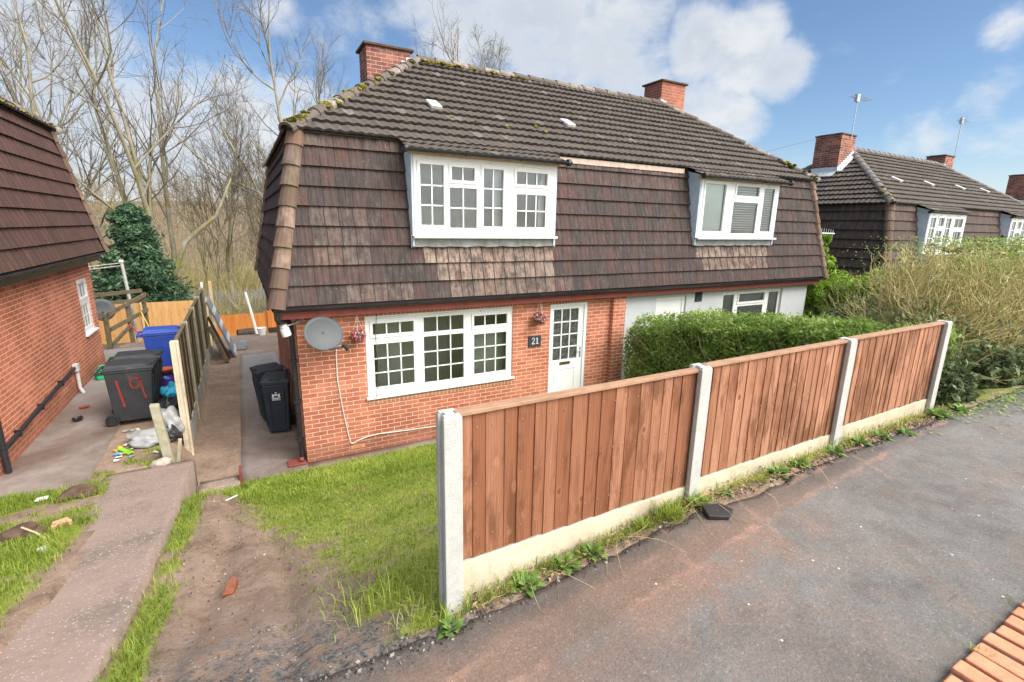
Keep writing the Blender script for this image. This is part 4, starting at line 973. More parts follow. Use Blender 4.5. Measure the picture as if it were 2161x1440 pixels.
# ------------------------------------------------------------------ fences
def h_post(z0, z1, w=.105, dp=.125, slot=.05, sd=.022):
    a, d, s = w / 2, dp / 2, slot / 2
    pts = [(-a, -d), (a, -d), (a, -s), (a - sd, -s), (a - sd, s), (a, s), (a, d), (-a, d), (-a, s), (-a + sd, s), (-a + sd, -s), (-a, -s)]
    mb = MB(); n = len(pts); vs = [(x, y, z0) for x, y in pts] + [(x, y, z1 - .02) for x, y in pts] + [(x * .86, y * .86, z1) for x, y in pts]
    fs = [tuple(reversed(range(n)))] + [(i, (i + 1) % n, n + (i + 1) % n, n + i) for i in range(n)] + [(n + i, n + (i + 1) % n, 2 * n + (i + 1) % n, 2 * n + i) for i in range(n)] + [tuple(range(2 * n, 3 * n))]
    return mb.add(vs, fs)
def board_panel(L, z0, z1, bw=.105, seed=0, th=.0125, rag=.008, cap=True, tone=(0, 1)):
    """feather-edge boards lapped along x, front towards -y"""
    r_ = random.Random(seed); mb = MB(); x = 0.0; boards = []
    while x < L - .01:
        w = bw * r_.uniform(.82, 1.22) * (1.45 if r_.random() < .05 else 1); w = min(w, L - x)
        if L - x - w < .05: w = L - x
        boards.append((x, w)); x += w
    zt = z1 - (.0 if not cap else .012)
    for x, w in boards:
        zb = z0 + r_.uniform(-rag, rag); tn = (r_.uniform(*tone), 0, 0); lap = .014 if x + w < L - .01 else 0
        xe = x + w + lap; tw = r_.uniform(-.003, .003)
        mb.hexa([(x, -th, zb), (xe, -.006 + tw, zb), (xe, .0, zb), (x, .0, zb)], [(x, -th - tw, zt), (xe, -.006, zt), (xe, .0, zt), (x, .0, zt)], tn)
    return mb
f = thing('garden_fence', 'long reddish brown feather edge fence with white concrete posts beside the footpath', 'fence')
PX_ = [.24 + 1.93 * i for i in range(4)]; fy = lambda x: -5.845 + .012 * (x - .24)
tops = [2.94, 2.955, 2.965, 2.975]
for i, x in enumerate(PX_):
    h_post(zpath(x) - .35, tops[i]).build('post', MATS['concrete_post'], f, bevel=.004, loc=(x, fy(x), 0))
for i in range(3):
    x0, x1 = PX_[i] + .035, PX_[i + 1] - .035; z0 = (2.025, 2.055, 2.095)[i]; z1 = (2.925, 2.945, 2.955)[i]; M = Matrix.Translation((x0, fy(x0), 0)) @ Matrix.Rotation(.012, 4, 'Z')
    p = board_panel(x1 - x0, z0, z1, seed=40 + i, bw=.098, tone=((0, .62), (.35, .95), (.3, 1.0))[i]); p.v = [tuple(M @ Vector(v)) for v in p.v]
    p.box(0, 0, 0, 0, 0, 0) if False else None
    po = p.build('panel', MATS['fence_wood'], f)
    r = MB(M); L_ = x1 - x0; nh = MB(M); xx = .02
    while xx < L_ - .02:
        for zz in (z0 + .12, (z0 + z1) / 2 + .02, z1 - .10): q = random.uniform(-.006, .006); nh.box(xx + q, -.0145, zz + q, xx + q + .006, -.004, zz + q + .006)
        xx += .098
    tag(nh.build('nail_heads', MATS['steel'], po), kind='stuff')
    for zz in (z0 + .10, (z0 + z1) / 2, z1 - .12): r.box(0, .001, zz, L_, .032, zz + .04)
    r.build('rail', MATS['fence_wood'], po)
    c = MB(M); c.box(0, -.030, z1 - .011, L_, .034, z1 + .012); c.build('capping', MATS['fence_capping'], po, bevel=.003)
    g = MB(M); n = 12; zz0 = zpath(x0) - .25
    g.box(-.01, -.022, zz0, L_ + .01, .022, z0 - .012); g.build('gravel_board', MATS['gravel_board'], f, bevel=.004)

f = thing('side_fence', 'dark brown panel fence with concrete posts between the two houses', 'fence')
gy = [1.12, 2.80, 4.50, 6.20, 7.95]
MG = Matrix(((0, -1, 0, -1.72), (1, 0, 0, 0), (0, 0, 1, 0), (0, 0, 0, 1)))
for i, y in enumerate(gy):
    po = h_post(-.1, 2.02 + .012 * i, .10, .12); po.v = [tuple(MG @ (Vector(v) + Vector((y, 0, 0)))) for v in po.v]; po.build('post', MATS['gravel_board'] if i == 0 else MATS['concrete_old'], f, bevel=.004)
for i in range(4):
    L_ = gy[i + 1] - gy[i] - .07; p = board_panel(L_, .46, 1.97 + .012 * i, seed=60 + i); M = MG @ Matrix.Translation((gy[i] + .035, 0, 0)); p.v = [tuple(M @ Vector(v)) for v in p.v]; p.build('panel', MATS['brown_wood'], f)
    c = MB(M); c.box(0, -.03, 1.971 + .012 * i, L_, .03, 1.995 + .012 * i)
    for q in (.33, .66): c.box(L_ * q - .02, -.034, .47, L_ * q + .02, -.017, 1.969 + .012 * i)
    c.build('batten', MATS['timber_weathered'], f)
    g = MB(M); g.box(-.01, -.022, -.1, L_ + .01, .022, .45); g.build('gravel_board', MATS['concrete_post'], f, bevel=.004)
# posts left over at its far end
o_ = MB(); o_.box(-1.66, 10.05, -.3, -1.57, 10.14, 2.02); tag(o_.build('timber_post', MATS['timber_pale']), 'new pale square timber post at far end of the brown side fence', 'post')
o_ = MB(); o_.prism([(-1.80, 8.10, -.1), (-1.74, 8.10, -.1), (-1.74, 8.16, -.1), (-1.80, 8.16, -.1)], (.05, .2, 2.28)); tag(o_.build('fence_pole', MATS['white_plastic']), 'white leaning pole sticking up above the brown side fence', 'pole')

def plain_fence(name, label, x0, x1, y, z0, z1, mat, post, seed, group=None, bw=.12):
    f = thing(name, label, 'fence', (x0, y, 0), 0, group)
    board_panel(x1 - x0, z0, z1, bw, seed).build('panel', MATS[mat], f)
    n = max(1, round((x1 - x0) / 1.85))
    for i in range(n + 1):
        c = MB(); xx = (x1 - x0) * i / n; c.box(xx - .045, -.075, z0 - .2, xx + .045, -.0175, z1 + .06); c.build('post', MATS[post], f, bevel=.005)
    return f
plain_fence('garden_fence', 'tan close boarded fence at the back of next door\'s yard', -7.4, -1.9, 12.0, -.75, 1.19, 'tan_wood', 'timber_pale', 71)
plain_fence('garden_fence', 'low orange boarded fence across the far end of the muddy garden', -1.75, 5.6, 14.0, -1.0, .28, 'orange_wood', 'orange_wood', 72)
plain_fence('garden_fence', 'taller orange brown fence behind the low orange one, beside the house corner', .25, 4.6, 18.5, -1.7, .62, 'orange_wood', 'brown_wood', 73)
f = thing('palisade_fence', 'grey steel palisade fence in front of the bare trees', 'fence', (-5.2, 20.5, 0))
for i in range(46):
    x = i * .145; p = MB(); p.add([(x, 0, -1.9), (x + .07, 0, -1.9), (x + .07, 0, .38), (x + .035, 0, .50), (x, 0, .38), (x, .02, -1.9), (x + .07, .02, -1.9), (x + .07, .02, .38), (x + .035, .02, .50), (x, .02, .38)], [(0, 1, 2, 3, 4), (9, 8, 7, 6, 5), (0, 5, 6, 1), (1, 6, 7, 2), (2, 7, 8, 3), (3, 8, 9, 4), (4, 9, 5, 0)]); p.build('pale', MATS['palisade'], f)
for z in (-1.4, .1): p = MB(); p.box(0, .021, z, 46 * .145, .06, z + .05); p.build('rail', MATS['palisade'], f)

# ------------------------------------------------------------------ wheelie bins (front -y, hinge and wheels +y)
def text_strokes(mb, paths, w, M, th=.003):
    for pts in paths:
        for (a, b) in zip(pts[:-1], pts[1:]):
            a, b = Vector((a[0], a[1], 0)), Vector((b[0], b[1], 0)); d = (b - a).normalized() * w * .5; n = Vector((-d.y, d.x, 0)); ww = 1
            q = [a - d * .6 + n, a - d * .6 - n, b + d * .6 - n, b + d * .6 + n]
            mb.prism([tuple(M @ v) for v in q], (M.to_3x3() @ Vector((0, 0, th))))
def bin_(label, loc, rz, mat, lidmat, w=.56, d=.66, h=1.0, mark=None, group=None):
    b = thing('wheelie_bin', label, 'wheelie bin', loc, rz, group)
    m = MB(); k = .80
    def ring(z, s, dy=0): return [(-w / 2 * s, -d / 2 * s + dy, z), (w / 2 * s, -d / 2 * s + dy, z), (w / 2 * s, d / 2 * s + dy, z), (-w / 2 * s, d / 2 * s + dy, z)]
    m.hexa(ring(.045, .76, .03), ring(h - .07, .96)); m.hexa(ring(h - .07, 1.0), ring(h - .02, 1.02))
    for sx in (-.62, .62):                                   # moulded ribs on the front and back
        a, c = .46 * w * sx, .10 * w
        m.hexa([(a * .8 - .02, -d / 2 * .76 + .022, .05), (a * .8 + .02, -d / 2 * .76 + .022, .05), (a * .8 + .02, -d / 2 * .76 + .05, .05), (a * .8 - .02, -d / 2 * .76 + .05, .05)],
               [(a - .022, -d / 2 * .96 - .012, h - .16), (a + .022, -d / 2 * .96 - .012, h - .16), (a + .022, -d / 2 * .96 + .03, h - .16), (a - .022, -d / 2 * .96 + .03, h - .16)])
    bo = m.build('body', MATS[mat], b, bevel=.014)
    l = MB(); z = h - .018
    l.hexa([(-w / 2 * 1.05, -d / 2 * 1.07, z), (w / 2 * 1.05, -d / 2 * 1.07, z), (w / 2 * 1.05, d / 2 * 1.04, z), (-w / 2 * 1.05, d / 2 * 1.04, z)], [(-w / 2 * 1.03, -d / 2 * 1.05, z + .035), (w / 2 * 1.03, -d / 2 * 1.05, z + .035), (w / 2 * 1.03, d / 2 * 1.04, z + .035), (-w / 2 * 1.03, d / 2 * 1.04, z + .035)])
    l.hexa([(-w / 2 * .94, -d / 2 * .90, z + .034), (w / 2 * .94, -d / 2 * .90, z + .034), (w / 2 * .94, d / 2 * 1.0, z + .034), (-w / 2 * .94, d / 2 * 1.0, z + .034)], [(-w / 2 * .74, -d / 2 * .62, z + .072), (w / 2 * .74, -d / 2 * .62, z + .072), (w / 2 * .78, d / 2 * .92, z + .080), (-w / 2 * .78, d / 2 * .92, z + .080)])
    lo = l.build('lid', MATS[lidmat], b, bevel=.012)
    g = MB(); 
    g.box(-.10, -d / 2 * 1.00, z + .036, .10, -d / 2 * .72, z + .062); g.build('lid_grip', MATS[mat if mat != 'blue_plastic' else 'navy_plastic'], lo, bevel=.006)
    hb = MB()
    for sx in (-1, 1): hb.box(sx * w * .40 - .02, d / 2 * 1.0, h - .075, sx * w * .40 + .02, d / 2 + .10, h - .03)
    hb.tube([(-w * .46, d / 2 + .095, h - .045), (w * .46, d / 2 + .095, h - .045)], .016, 8); hb.build('handle', MATS[mat], b)
    for sx in (-1, 1):
        wl = MB(); wl.M = Matrix.Translation((sx * (w * .40 + .03), d / 2 * .76 + .055, .10)) @ Matrix.Rotation(R(90), 4, 'Y')
        wl.lathe([(.0, -.024), (.055, -.024), (.060, -.016), (.075, -.028), (.098, -.022), (.10, 0), (.098, .022), (.075, .028), (.060, .016), (.055, .024), (.0, .024)], 20); wl.build('wheel', MATS['rubber'], b, smooth=False)
    ax = MB(); ax.tube([(-w * .4, d / 2 * .76 + .055, .10), (w * .4, d / 2 * .76 + .055, .10)], .012, 6); ax.build('axle', MATS['steel'], b)
    if mark: mark(b, w, d, h)
    return b
def mark19(b, w, d, h):
    m = MB(); sl = math.atan2(w / 2 * .2, h - .115)
    # painted on the flank (-x): local u runs along -y -> seen left to right
    zc = .55; xf = -w / 2 * (.76 + .2 * (zc - .045) / (h - .115)) - .0035; dx = -w / 2 * .2 / (h - .115); k_ = math.hypot(1, dx)
    M = Matrix.Translation((xf, 0, zc)) @ Matrix(((0, dx / k_, -1 / k_, 0), (-1, 0, 0, 0), (0, 1 / k_, dx / k_, 0), (0, 0, 0, 1)))
    text_strokes(m, [[(-.175, .225), (-.165, .10), (-.150, -.03), (-.135, -.14), (-.125, -.235)]], .029, M); m.build('painted_digit', MATS['paint_red'], b); m = MB()
    text_strokes(m, [[(.135, .245), (.055, .255), (.005, .20), (.0, .13), (.04, .075), (.095, .085), (.135, .16), (.135, .245), (.150, .13), (.165, .0), (.185, -.12)]], .020, M)
    m.build('painted_digit', MATS['paint_red'], b)
def mark_crest(b, w, d, h):
    m = MB(); zc = .76; yf = -d / 2 * (.76 + .2 * (zc - .045) / (h - .115)) ; yf = -d / 2 * .76 + .03 + (zc - .045) * (-d / 2 * .2 - .03) / (h - .115); dy = (-d / 2 * .2 - .03) / (h - .115); k_ = math.hypot(1, dy)
    M = Matrix.Translation((.0, yf - .003, zc)) @ Matrix(((1, 0, 0, 0), (0, dy / k_, -1 / k_, 0), (0, 1 / k_, dy / k_, 0), (0, 0, 0, 1)))
    P = lambda pts, th=.003: m.prism([tuple(M @ Vector((x, y, 0))) for x, y in pts], M.to_3x3() @ Vector((0, 0, th)))
    P([(-.016, .062), (.016, .062), (.019, .075), (.008, .073), (0, .086), (-.008, .073), (-.019, .075)])
    for sx in (-1, 1):
        q = [(sx * .066, .058), (sx * .030, .030), (sx * .034, -.012), (sx * .070, -.012), (sx * .060, .020)]; P(q if sx < 0 else q[::-1])
        q = [(sx * .024, .045), (sx * .004, .050), (sx * .004, .012), (sx * .024, .012)]; P(q[::-1] if sx > 0 else q)
    P([(-.072, -.018), (-.030, -.030), (.030, -.030), (.072, -.018), (.072, -.030), (.030, -.044), (-.030, -.044), (-.072, -.030)][::-1])
    for row, z in ((0, -.060), (1, -.078)):
        x = -.07
        while x < .066: ww = random.uniform(.006, .012); P([(x, z), (x + ww, z), (x + ww, z + .011), (x, z + .011)]); x += ww + .004
    m.build('crest', MATS['paint_white'], b)
bin_('black wheelie bin with a red 19 daubed on its side', (-2.50, 2.10, .485), R(90), 'grey_plastic', 'grey_plastic', w=.56, d=.68, h=.97, mark=mark19)
bin_('black wheelie bin standing close behind the bin with the red number', (-2.48, 2.74, .485), R(93), 'grey_plastic', 'grey_plastic', w=.56, d=.68, h=.98)
bin_('bright blue wheelie bin by the brown side fence', (-2.30, 4.7, .485), R(93), 'blue_plastic', 'blue_plastic', w=.60, d=.72, h=1.06)
bin_('slim dark wheelie bin with a white crest on its front, by the drainpipe', (-.30, 1.62, .014), R(-8), 'navy_plastic', 'grey_plastic', w=.46, d=.50, h=1.05, mark=mark_crest)
bin_('slim dark wheelie bin half hidden behind the one with the crest', (-.42, 2.35, .014), R(-80), 'navy_plastic', 'grey_plastic', w=.46, d=.50, h=1.05)

# ------------------------------------------------------------------ things on the house front
d = thing('satellite_dish', 'grey oval satellite dish on the brick corner under the eaves', 'satellite dish', (.35, -.37, 2.255))
aim = Vector((.30, -.80, .42)).normalized(); Mr = aim.to_track_quat('Z', 'Y').to_matrix().to_4x4()
q = MB(Mr); N = 36; K = 7; vs = []
for side in (0, 1):
    for k in range(K + 1):
        rr = k / K
        for j in range(N):
            an = 2 * math.pi * j / N; vs.append((.305 * rr * math.cos(an), .265 * rr * math.sin(an), -.065 + .065 * rr * rr - side * .006))
o_ = (K + 1) * N; fs = []
for k in range(K):
    for j in range(N):
        a, b2, c, e = k * N + j, k * N + (j + 1) % N, (k + 1) * N + (j + 1) % N, (k + 1) * N + j
        fs += [(a, b2, c, e), (o_ + e, o_ + c, o_ + b2, o_ + a)]
for j in range(N): a, b2 = K * N + j, K * N + (j + 1) % N; fs.append((a, b2, o_ + b2, o_ + a))
q.add(vs, fs); q.build('reflector', MATS['dish_grey'], d, smooth=True)
q = MB(Mr); rim = [(.307 * math.cos(2 * math.pi * j / N), .267 * math.sin(2 * math.pi * j / N), -.002) for j in range(N + 1)]; q.tube(rim, .006, 5, False); q.build('rim', MATS['dish_grey'], d)
q = MB(); lnb = Vector((.25, -.30, -.17)); st = Mr @ Vector((0, -.25, -.02)); q.tube([st, lnb], .012, 6); q.tube([(0, .06, 0), (0, .20, -.02), (0, .355, -.04)], .018, 8); q.box(-.06, .355, -.12, .06, .367, .06); q.build('arm', MATS['dish_grey'], d)
q = MB(); q.tube([lnb + Vector((.02, .02, -.01)), lnb + Vector((-.03, .03, .035))], [.03, .034], 10); q.tube([lnb + Vector((.0, 0, 0)), lnb + Vector((.03, 0, -.05))], .026, 8); q.build('receiver', MATS['black_plastic'], d)
q = MB(); q.tube([(.58, -.58, 2.05), (.57, -.35, 1.98), (.565, -.03, 1.93), (.555, -.014, 1.8), (.55, -.014, 1.4), (.60, -.014, .89), (.67, -.014, .37), (.70, -.014, .225), (.74, -.014, .21), (.82, -.014, .25), (1.0, -.014, .29), (1.18, -.014, .30), (1.69, -.014, .27), (2.4, -.014, .24), (4.4, -.014, .25)], .009, 6); tag(q.build('cable', MATS['cable_white']), 'white aerial cable running down and along the brick wall from the dish', 'cable')
q = MB(); q.tube([(1.24, -.02, 2.5), (1.20, -.035, 2.1), (1.20, -.04, 1.9), (1.225, -.035, 1.6), (1.21, -.04, 1.35), (1.16, -.045, .98)], .006, 5); tag(q.build('wire', MATS['timber_weathered']), 'thin loose brown wire hanging in front of the big window', 'wire')
def basket(label, x, z, r):
    b = thing('hanging_basket', label, 'hanging basket', (x, -.17, z), 0, 'pink flower balls hung on the wall')
    k = MB(); rr = random.Random(int(x * 10))
    k.blob((0, 0, 0), (r * .74,) * 3, 3, 2, .08, (.05, .09, .03))
    cols = [(.62, .10, .16), (.72, .22, .28), (.48, .05, .09), (.80, .58, .56), (.66, .14, .22), (.10, .16, .05), (.30, .05, .07)]
    for i in range(430):
        v = Vector((rr.gauss(0, 1), rr.gauss(0, 1), rr.gauss(0, 1))).normalized(); c = v * r * rr.uniform(.78, 1.02); a = v.orthogonal().normalized(); a.rotate(Matrix.Rotation(rr.uniform(0, 6), 3, v)); b2 = v.cross(a); s_ = rr.uniform(.009, .018)
        tn = rr.choice(cols); k.add([tuple(c + a * s_), tuple(c + b2 * s_ + v * .006), tuple(c - a * s_), tuple(c - b2 * s_ + v * .006)], [(0, 1, 2, 3)], tn)
    k.build('flowers', MATS['petal'], b)
    k = MB(); top = Vector((0, .02, r + .19)); 
    for an in (0.3, 2.4, 4.5): k.tube([top, (r * .7 * math.cos(an), r * .7 * math.sin(an), r * .6)], .003, 4)
    k.tube([top, top + Vector((0, .02, .03)), (0, .165, r + .2)], .005, 5); k.build('hanger', MATS['cable_white'], b)
basket('pink and red flower ball hanging between the dish and the window', .89, 2.13, .125)
basket('pink and red flower ball hanging beside the white door', 4.35, 2.15, .145)
n = thing('house_number_plate', 'dark slate plate with the white number 21 between window and door', 'number plate', (4.335, -.012, 1.67))
q = MB(); q.box(-.145, -.014, -.11, .145, .0105, .11); q.build('plate', MATS['slate'], n, bevel=.004)
q = MB(); M = Matrix(((1, 0, 0, 0), (0, 0, -1, -.0145), (0, 1, 0, 0), (0, 0, 0, 1)))
text_strokes(q, [[(-.070, .045), (-.055, .066), (-.028, .066), (-.014, .045), (-.022, .018), (-.048, -.018), (-.072, -.052), (-.010, -.052)]], .015, M)
text_strokes(q, [[(.028, .046), (.048, .066), (.048, -.052)], [(.026, -.052), (.072, -.052)]], .015, M); q.build('digits', MATS['paint_white'], n)
l = thing('security_light', 'white round outside lamp on a bracket at the house corner', 'lamp', (-.17, -.10, 2.30))
q = MB(Matrix.Rotation(R(-14), 4, 'Y')); q.lathe([(0, -.10), (.062, -.10), (.068, -.09), (.068, .03), (.0, .03)], 18); q.build('lamp_body', MATS['white_plastic'], l)
q = MB(Matrix.Rotation(R(-14), 4, 'Y')); q.lathe([(.0, .031), (.055, .031), (.058, .05), (.05, .085), (0, .095)], 18); q.build('lamp_cap', MATS['vent_white'], l)
q = MB(); q.tube([(.03, 0, .06), (.16, .05, .08), (.26, .085, .13)], .010, 6); q.hexa([(.18, .055, .06), (.27, .085, .12), (.27, .095, .12), (.18, .065, .06)], [(.17, .055, .10), (.30, .085, .17), (.30, .095, .17), (.17, .065, .10)]); q.build('bracket', MATS['steel'], l)
q = MB(); q.tube([(-.045, .55, 2.3), (-.045, .56, 1.2)], .03, 8); tag(q.build('waste_pipe', MATS['black_plastic']), 'short black pipe clipped to the side wall behind the drainpipe', 'pipe')
q = MB(); q.tube([(-.045, .62, 1.15), (-.045, .63, .08)], .022, 8); tag(q.build('overflow_pipe', MATS['cable_white']), 'cream pipe on the side wall behind the slim bins', 'pipe')
d = thing('reed_diffuser', 'small white reed diffuser on the upstairs window sill', 'diffuser', (2.66, -.10, 3.77))
q = MB(); q.lathe([(0, 0), (.035, 0), (.042, .03), (.036, .085), (.016, .10), (.014, .12), (.0, .12)], 14); q.box(-.12, -.08, -.04, .12, .06, -.001); q.build('bottle', MATS['white_plastic'], d)
q = MB()
for a in (-.07, -.03, .0, .03, .075): q.tube([(0, 0, .11), (a, 0, .27)], .003, 4)
q.build('reed', MATS['timber_pale'], d)

# ------------------------------------------------------------------ next door's wall and yard
q = MB(); q.tube([(-3.735, .55, .80), (-3.735, 1.9, .90), (-3.735, 4.05, 1.03)], .033, 10); 
for y in (1.1, 2.1, 3.2): z = .80 + .066 * (y - .55); q.box(-3.79, y - .02, z - .05, -3.70, y + .02, z + .05)
tag(q.build('waste_pipe', MATS['black_plastic']), 'long sloping black waste pipe along the left house wall', 'pipe')
q = MB(); q.tube([(-3.72, 4.12, .98), (-3.72, 4.13, .60), (-3.68, 4.13, .49)], .03, 8); q.box(-3.76, 4.05, .96, -3.68, 4.18, 1.10); tag(q.build('standpipe', MATS['vent_white']), 'short pale upright pipe at the end of the sloping waste pipe', 'pipe')
q = MB(); q.tube([(-3.795, .5, 1.02), (-3.80 + .01, .77, 1.10), (-3.79, 1.47, 1.14), (-3.79, 2.57, 1.15), (-3.79, 2.8, 1.11), (-3.79, 3.06, 1.15), (-3.79, 3.4, 1.16), (-3.79, 3.61, 1.23), (-3.79, 3.62, 1.30)], .008, 5); tag(q.build('cable', MATS['cable_dark']), 'upper dark cable drooping along the left house wall', 'cable')
q = MB(); q.tube([(-3.79, .5, .84), (-3.79, .63, .86), (-3.79, 1.43, .90), (-3.79, 2.08, .97), (-3.79, 2.3, .95), (-3.79, 2.72, .92)], .008, 5); tag(q.build('cable', MATS['cable_dark']), 'lower dark cable on the left house wall, just above the waste pipe', 'cable')
def jerry(label, x, y, rz):
    j = thing('jerry_can', label, 'jerry can', (x, y, .485), rz)
    m = MB(); m.hexa([(-.17, -.11, 0), (.17, -.11, 0), (.17, .11, 0), (-.17, .11, 0)], [(-.17, -.10, .17), (.15, -.10, .20), (.15, .10, .20), (-.17, .10, .17)]); m.hexa([(-.14, -.085, .17), (.06, -.085, .19), (.06, .085, .19), (-.14, .085, .17)], [(-.11, -.06, .235), (.02, -.06, .245), (.02, .06, .245), (-.11, .06, .235)]); m.build('body', MATS['jerry_green'], j, bevel=.025)
    m = MB(); m.tube([(-.10, 0, .23), (-.08, 0, .285), (.0, 0, .29), (.03, 0, .24)], .018, 8); m.build('handle', MATS['jerry_green'], j)
    m = MB(); m.lathe([(0, 0), (.03, 0), (.03, .03), (0, .03)], 12, (.11, 0, .198)); m.build('cap', MATS['black_plastic'], j)
jerry('green plastic jerry can nearer the sloping pipe', -3.52, 5.15, R(25)); jerry('green plastic jerry can farther along the wall, beside the other one', -3.45, 5.9, R(-60))
rf = thing('deck_railing', 'weathered green timber rails enclosing a small deck behind the left house', 'railing')
P = [Vector((-4.6, 8.15, .45)), Vector((-3.98, 8.25, .45)), Vector((-3.62, 9.1, .45)), Vector((-3.35, 9.9, .3))]
for i, p in enumerate(P[1:]): m = MB(); m.box(p.x - .05, p.y - .05, p.z - 1.0, p.x + .05, p.y + .05, (1.42, 1.62, 1.72)[i]); m.build('post', MATS['timber_weathered'], rf, bevel=.005)
for a, b2, za, zb in ((P[1], P[3], 1.36, 1.66), (P[1], P[3], .95, 1.2), (P[1], P[2], .55, .95), (P[0], P[1], 1.36, 1.36), (P[0] + Vector((0, 1.6, 0)), P[3], 1.70, 1.78), (P[0] + Vector((0, 1.6, 0)), P[3], 1.45, 1.5)):
    m = MB(); dv = (b2 - a); nn = Vector((-dv.y, dv.x, 0)).normalized() * .022; A = Vector((a.x, a.y, za)); B = Vector((b2.x, b2.y, zb)); up = Vector((0, 0, .11))
    off = nn * 3.4
    m.hexa([tuple(A - nn - off), tuple(B - nn - off), tuple(B + nn - off), tuple(A + nn - off)], [tuple(A - nn + up - off), tuple(B - nn + up - off), tuple(B + nn + up - off), tuple(A + nn + up - off)]); m.build('rail', MATS['timber_weathered'], rf)
d2 = thing('satellite_dish', 'discarded grey satellite dish leaning on the deck railing', 'satellite dish', (-4.12, 8.75, 1.48))
Mr2 = Vector((.35, -.85, .25)).normalized().to_track_quat('Z', 'Y').to_matrix().to_4x4(); q = MB(Mr2)
q.lathe([(.0, -.05), (.1, -.045), (.2, -.025), (.30, .0), (.305, -.008), (.2, -.033), (0, -.058)], 28); q.build('reflector', MATS['dish_grey'], d2, smooth=True)
q = MB(); q.tube([(0, .03, -.05), (.0, .1, -.5), (0, .1, -1.0)], .03, 8); q.build('stand', MATS['dish_grey'], d2)
wp = thing('washing_line_post', 'grey leaning washing line post in front of the evergreen', 'post', (-3.78, 10.2, -.45))
q = MB(); q.tube([(.14, 0, 0), (0, 0, 3.12)], [.05, .042], 8); q.build('pole', MATS['concrete_post'], wp)
q = MB(); q.box(-.05, -.05, 3.10, .05, .05, 3.17); q.build('pole_cap', MATS['white_plastic'], wp)
for z_, e in ((3.08, (-3.2, -1.2, 2.86)), (3.00, (-3.2, -1.6, 2.62))): q = MB(); q.tube([(0, 0, z_), (-1.6, -.6, z_ - .16), e], .008, 5); q.build('line', MATS['cable_white'], wp)
q = MB(); q.tube([(-3.30, 8.9, 1.35), (-2.95, 7.7, .95), (-2.68, 6.6, .52)], .014, 6, True, (.75, .55, .05)); tag(q.build('broom_handle', MATS['petal']), 'yellow pole leaning beyond the blue bin', 'pole')
q = MB(); q.tube([(-3.55, 8.6, 1.05), (-3.25, 8.2, .75), (-3.05, 7.9, .50)], .016, 6, True, (.50, .04, .04)); tag(q.build('spade_handle', MATS['petal']), 'dark red handle leaning against the deck railing', 'pole')
# heap of toys, bags and litter beside the bins
ZY = .44
c = thing('toy_tub', 'purple tub heaped with bright plastic toys beside the bins', 'toys', (-2.10, 3.05, ZY))
q = MB(); q.lathe([(0, .30), (.14, .30), (.17, .56), (.18, .57), (.165, .56), (.135, .32), (0, .32)], 16, tint=(.20, .06, .48)); q.box(-.16, -.16, 0, .16, .16, .299, (.05, .05, .055)); q.build('tub', MATS['toy'], c)
q = MB(); q.lathe([(0, 0), (.10, .0), (.15, .06), (.155, .065), (.0, .05)], 16, (-.06, -.05, .60), (.75, .16, .03))
for i, (x, y, z, col) in enumerate([(.10, .02, .56, (.72, .55, .03)), (.02, .10, .58, (.1, .5, .1)), (-.12, .06, .55, (.75, .08, .08)), (.12, -.10, .52, (.35, .65, .08)), (-.02, -.14, .50, (.05, .35, .70)), (.16, .05, .48, (.75, .12, .30))]): q.blob((x, y, z), (.065, .055, .05), i, 1, .2, col)
q.build('toys', MATS['toy'], c)
def bag(name, label, loc, rad, mat, seed, cat='bag'):
    m = MB(); bm = bmesh.new(); bmesh.ops.create_icosphere(bm, subdivisions=4, radius=1); vs = []
    r_ = np.random.default_rng(seed); W_ = r_.normal(size=(14, 3)) * np.linspace(1.5, 9, 14)[:, None]; ph = r_.uniform(0, 6, 14)
    for v in bm.verts:
        p = np.array(v.co); k = 1 + sum(np.sin(W_[i] @ p + ph[i]) * .16 / (1 + i * .22) for i in range(14)) * .8
        z = p[2] * k; z = max(z, -.75) if True else z
        vs.append((p[0] * k * rad[0], p[1] * k * rad[1], z * rad[2]))
    m.add(vs, [tuple(v.index for v in f.verts) for f in bm.faces]); bm.free()
    o = m.build(name, MATS[mat], None, True, loc=loc); return tag(o, label, cat)
bag('tarpaulin', 'crumpled sky blue sheet lying beside the bins', (-1.98, 2.35, ZY + .36), (.17, .24, .17), 'tarp_blue', 3, 'tarpaulin')
bag('rubbish_bag', 'black rubbish sack under the blue sheet', (-2.00, 1.98, ZY + .17), (.22, .36, .24), 'bag_black', 4)
bag('rubbish_bag', 'torn grey sack against the first post of the side fence', (-1.93, 1.22, ZY + .17), (.17, .25, .24), 'bag_grey', 5)
bag('rubbish_bag', 'flattened grey sack lying behind the leaning concrete post', (-2.22, .95, ZY + .07), (.26, .24, .12), 'bag_grey', 6)
bag('rubbish_bag', 'black sack slumped beneath the grey sacks by the fence post', (-1.92, 1.0, ZY + .05), (.17, .22, .16), 'bag_black', 7)
q = MB(); M = Matrix.Translation((-2.52, .72, ZY + .03)) @ Matrix.Rotation(R(35), 4, 'Z')
q.M = M; q.box(-.03, -.10, 0, .03, .08, .02, (.32, .75, .05))
for s_ in (-.03, 0, .03): q.box(s_ - .008, -.24, .002, s_ + .008, -.10, .016, (.32, .75, .05))
tag(q.build('toy_fork', MATS['toy']), 'lime green plastic toy fork on the rubbish', 'toy')
q = MB(); q.tube([(-2.0, .42, ZY + .03), (-1.93, .10, ZY + .09)], .028, 8); tag(q.build('pipe_offcut', MATS['dish_grey']), 'grey pipe offcut lying left of the leaning concrete post', 'pipe')
r_ = random.Random(5)
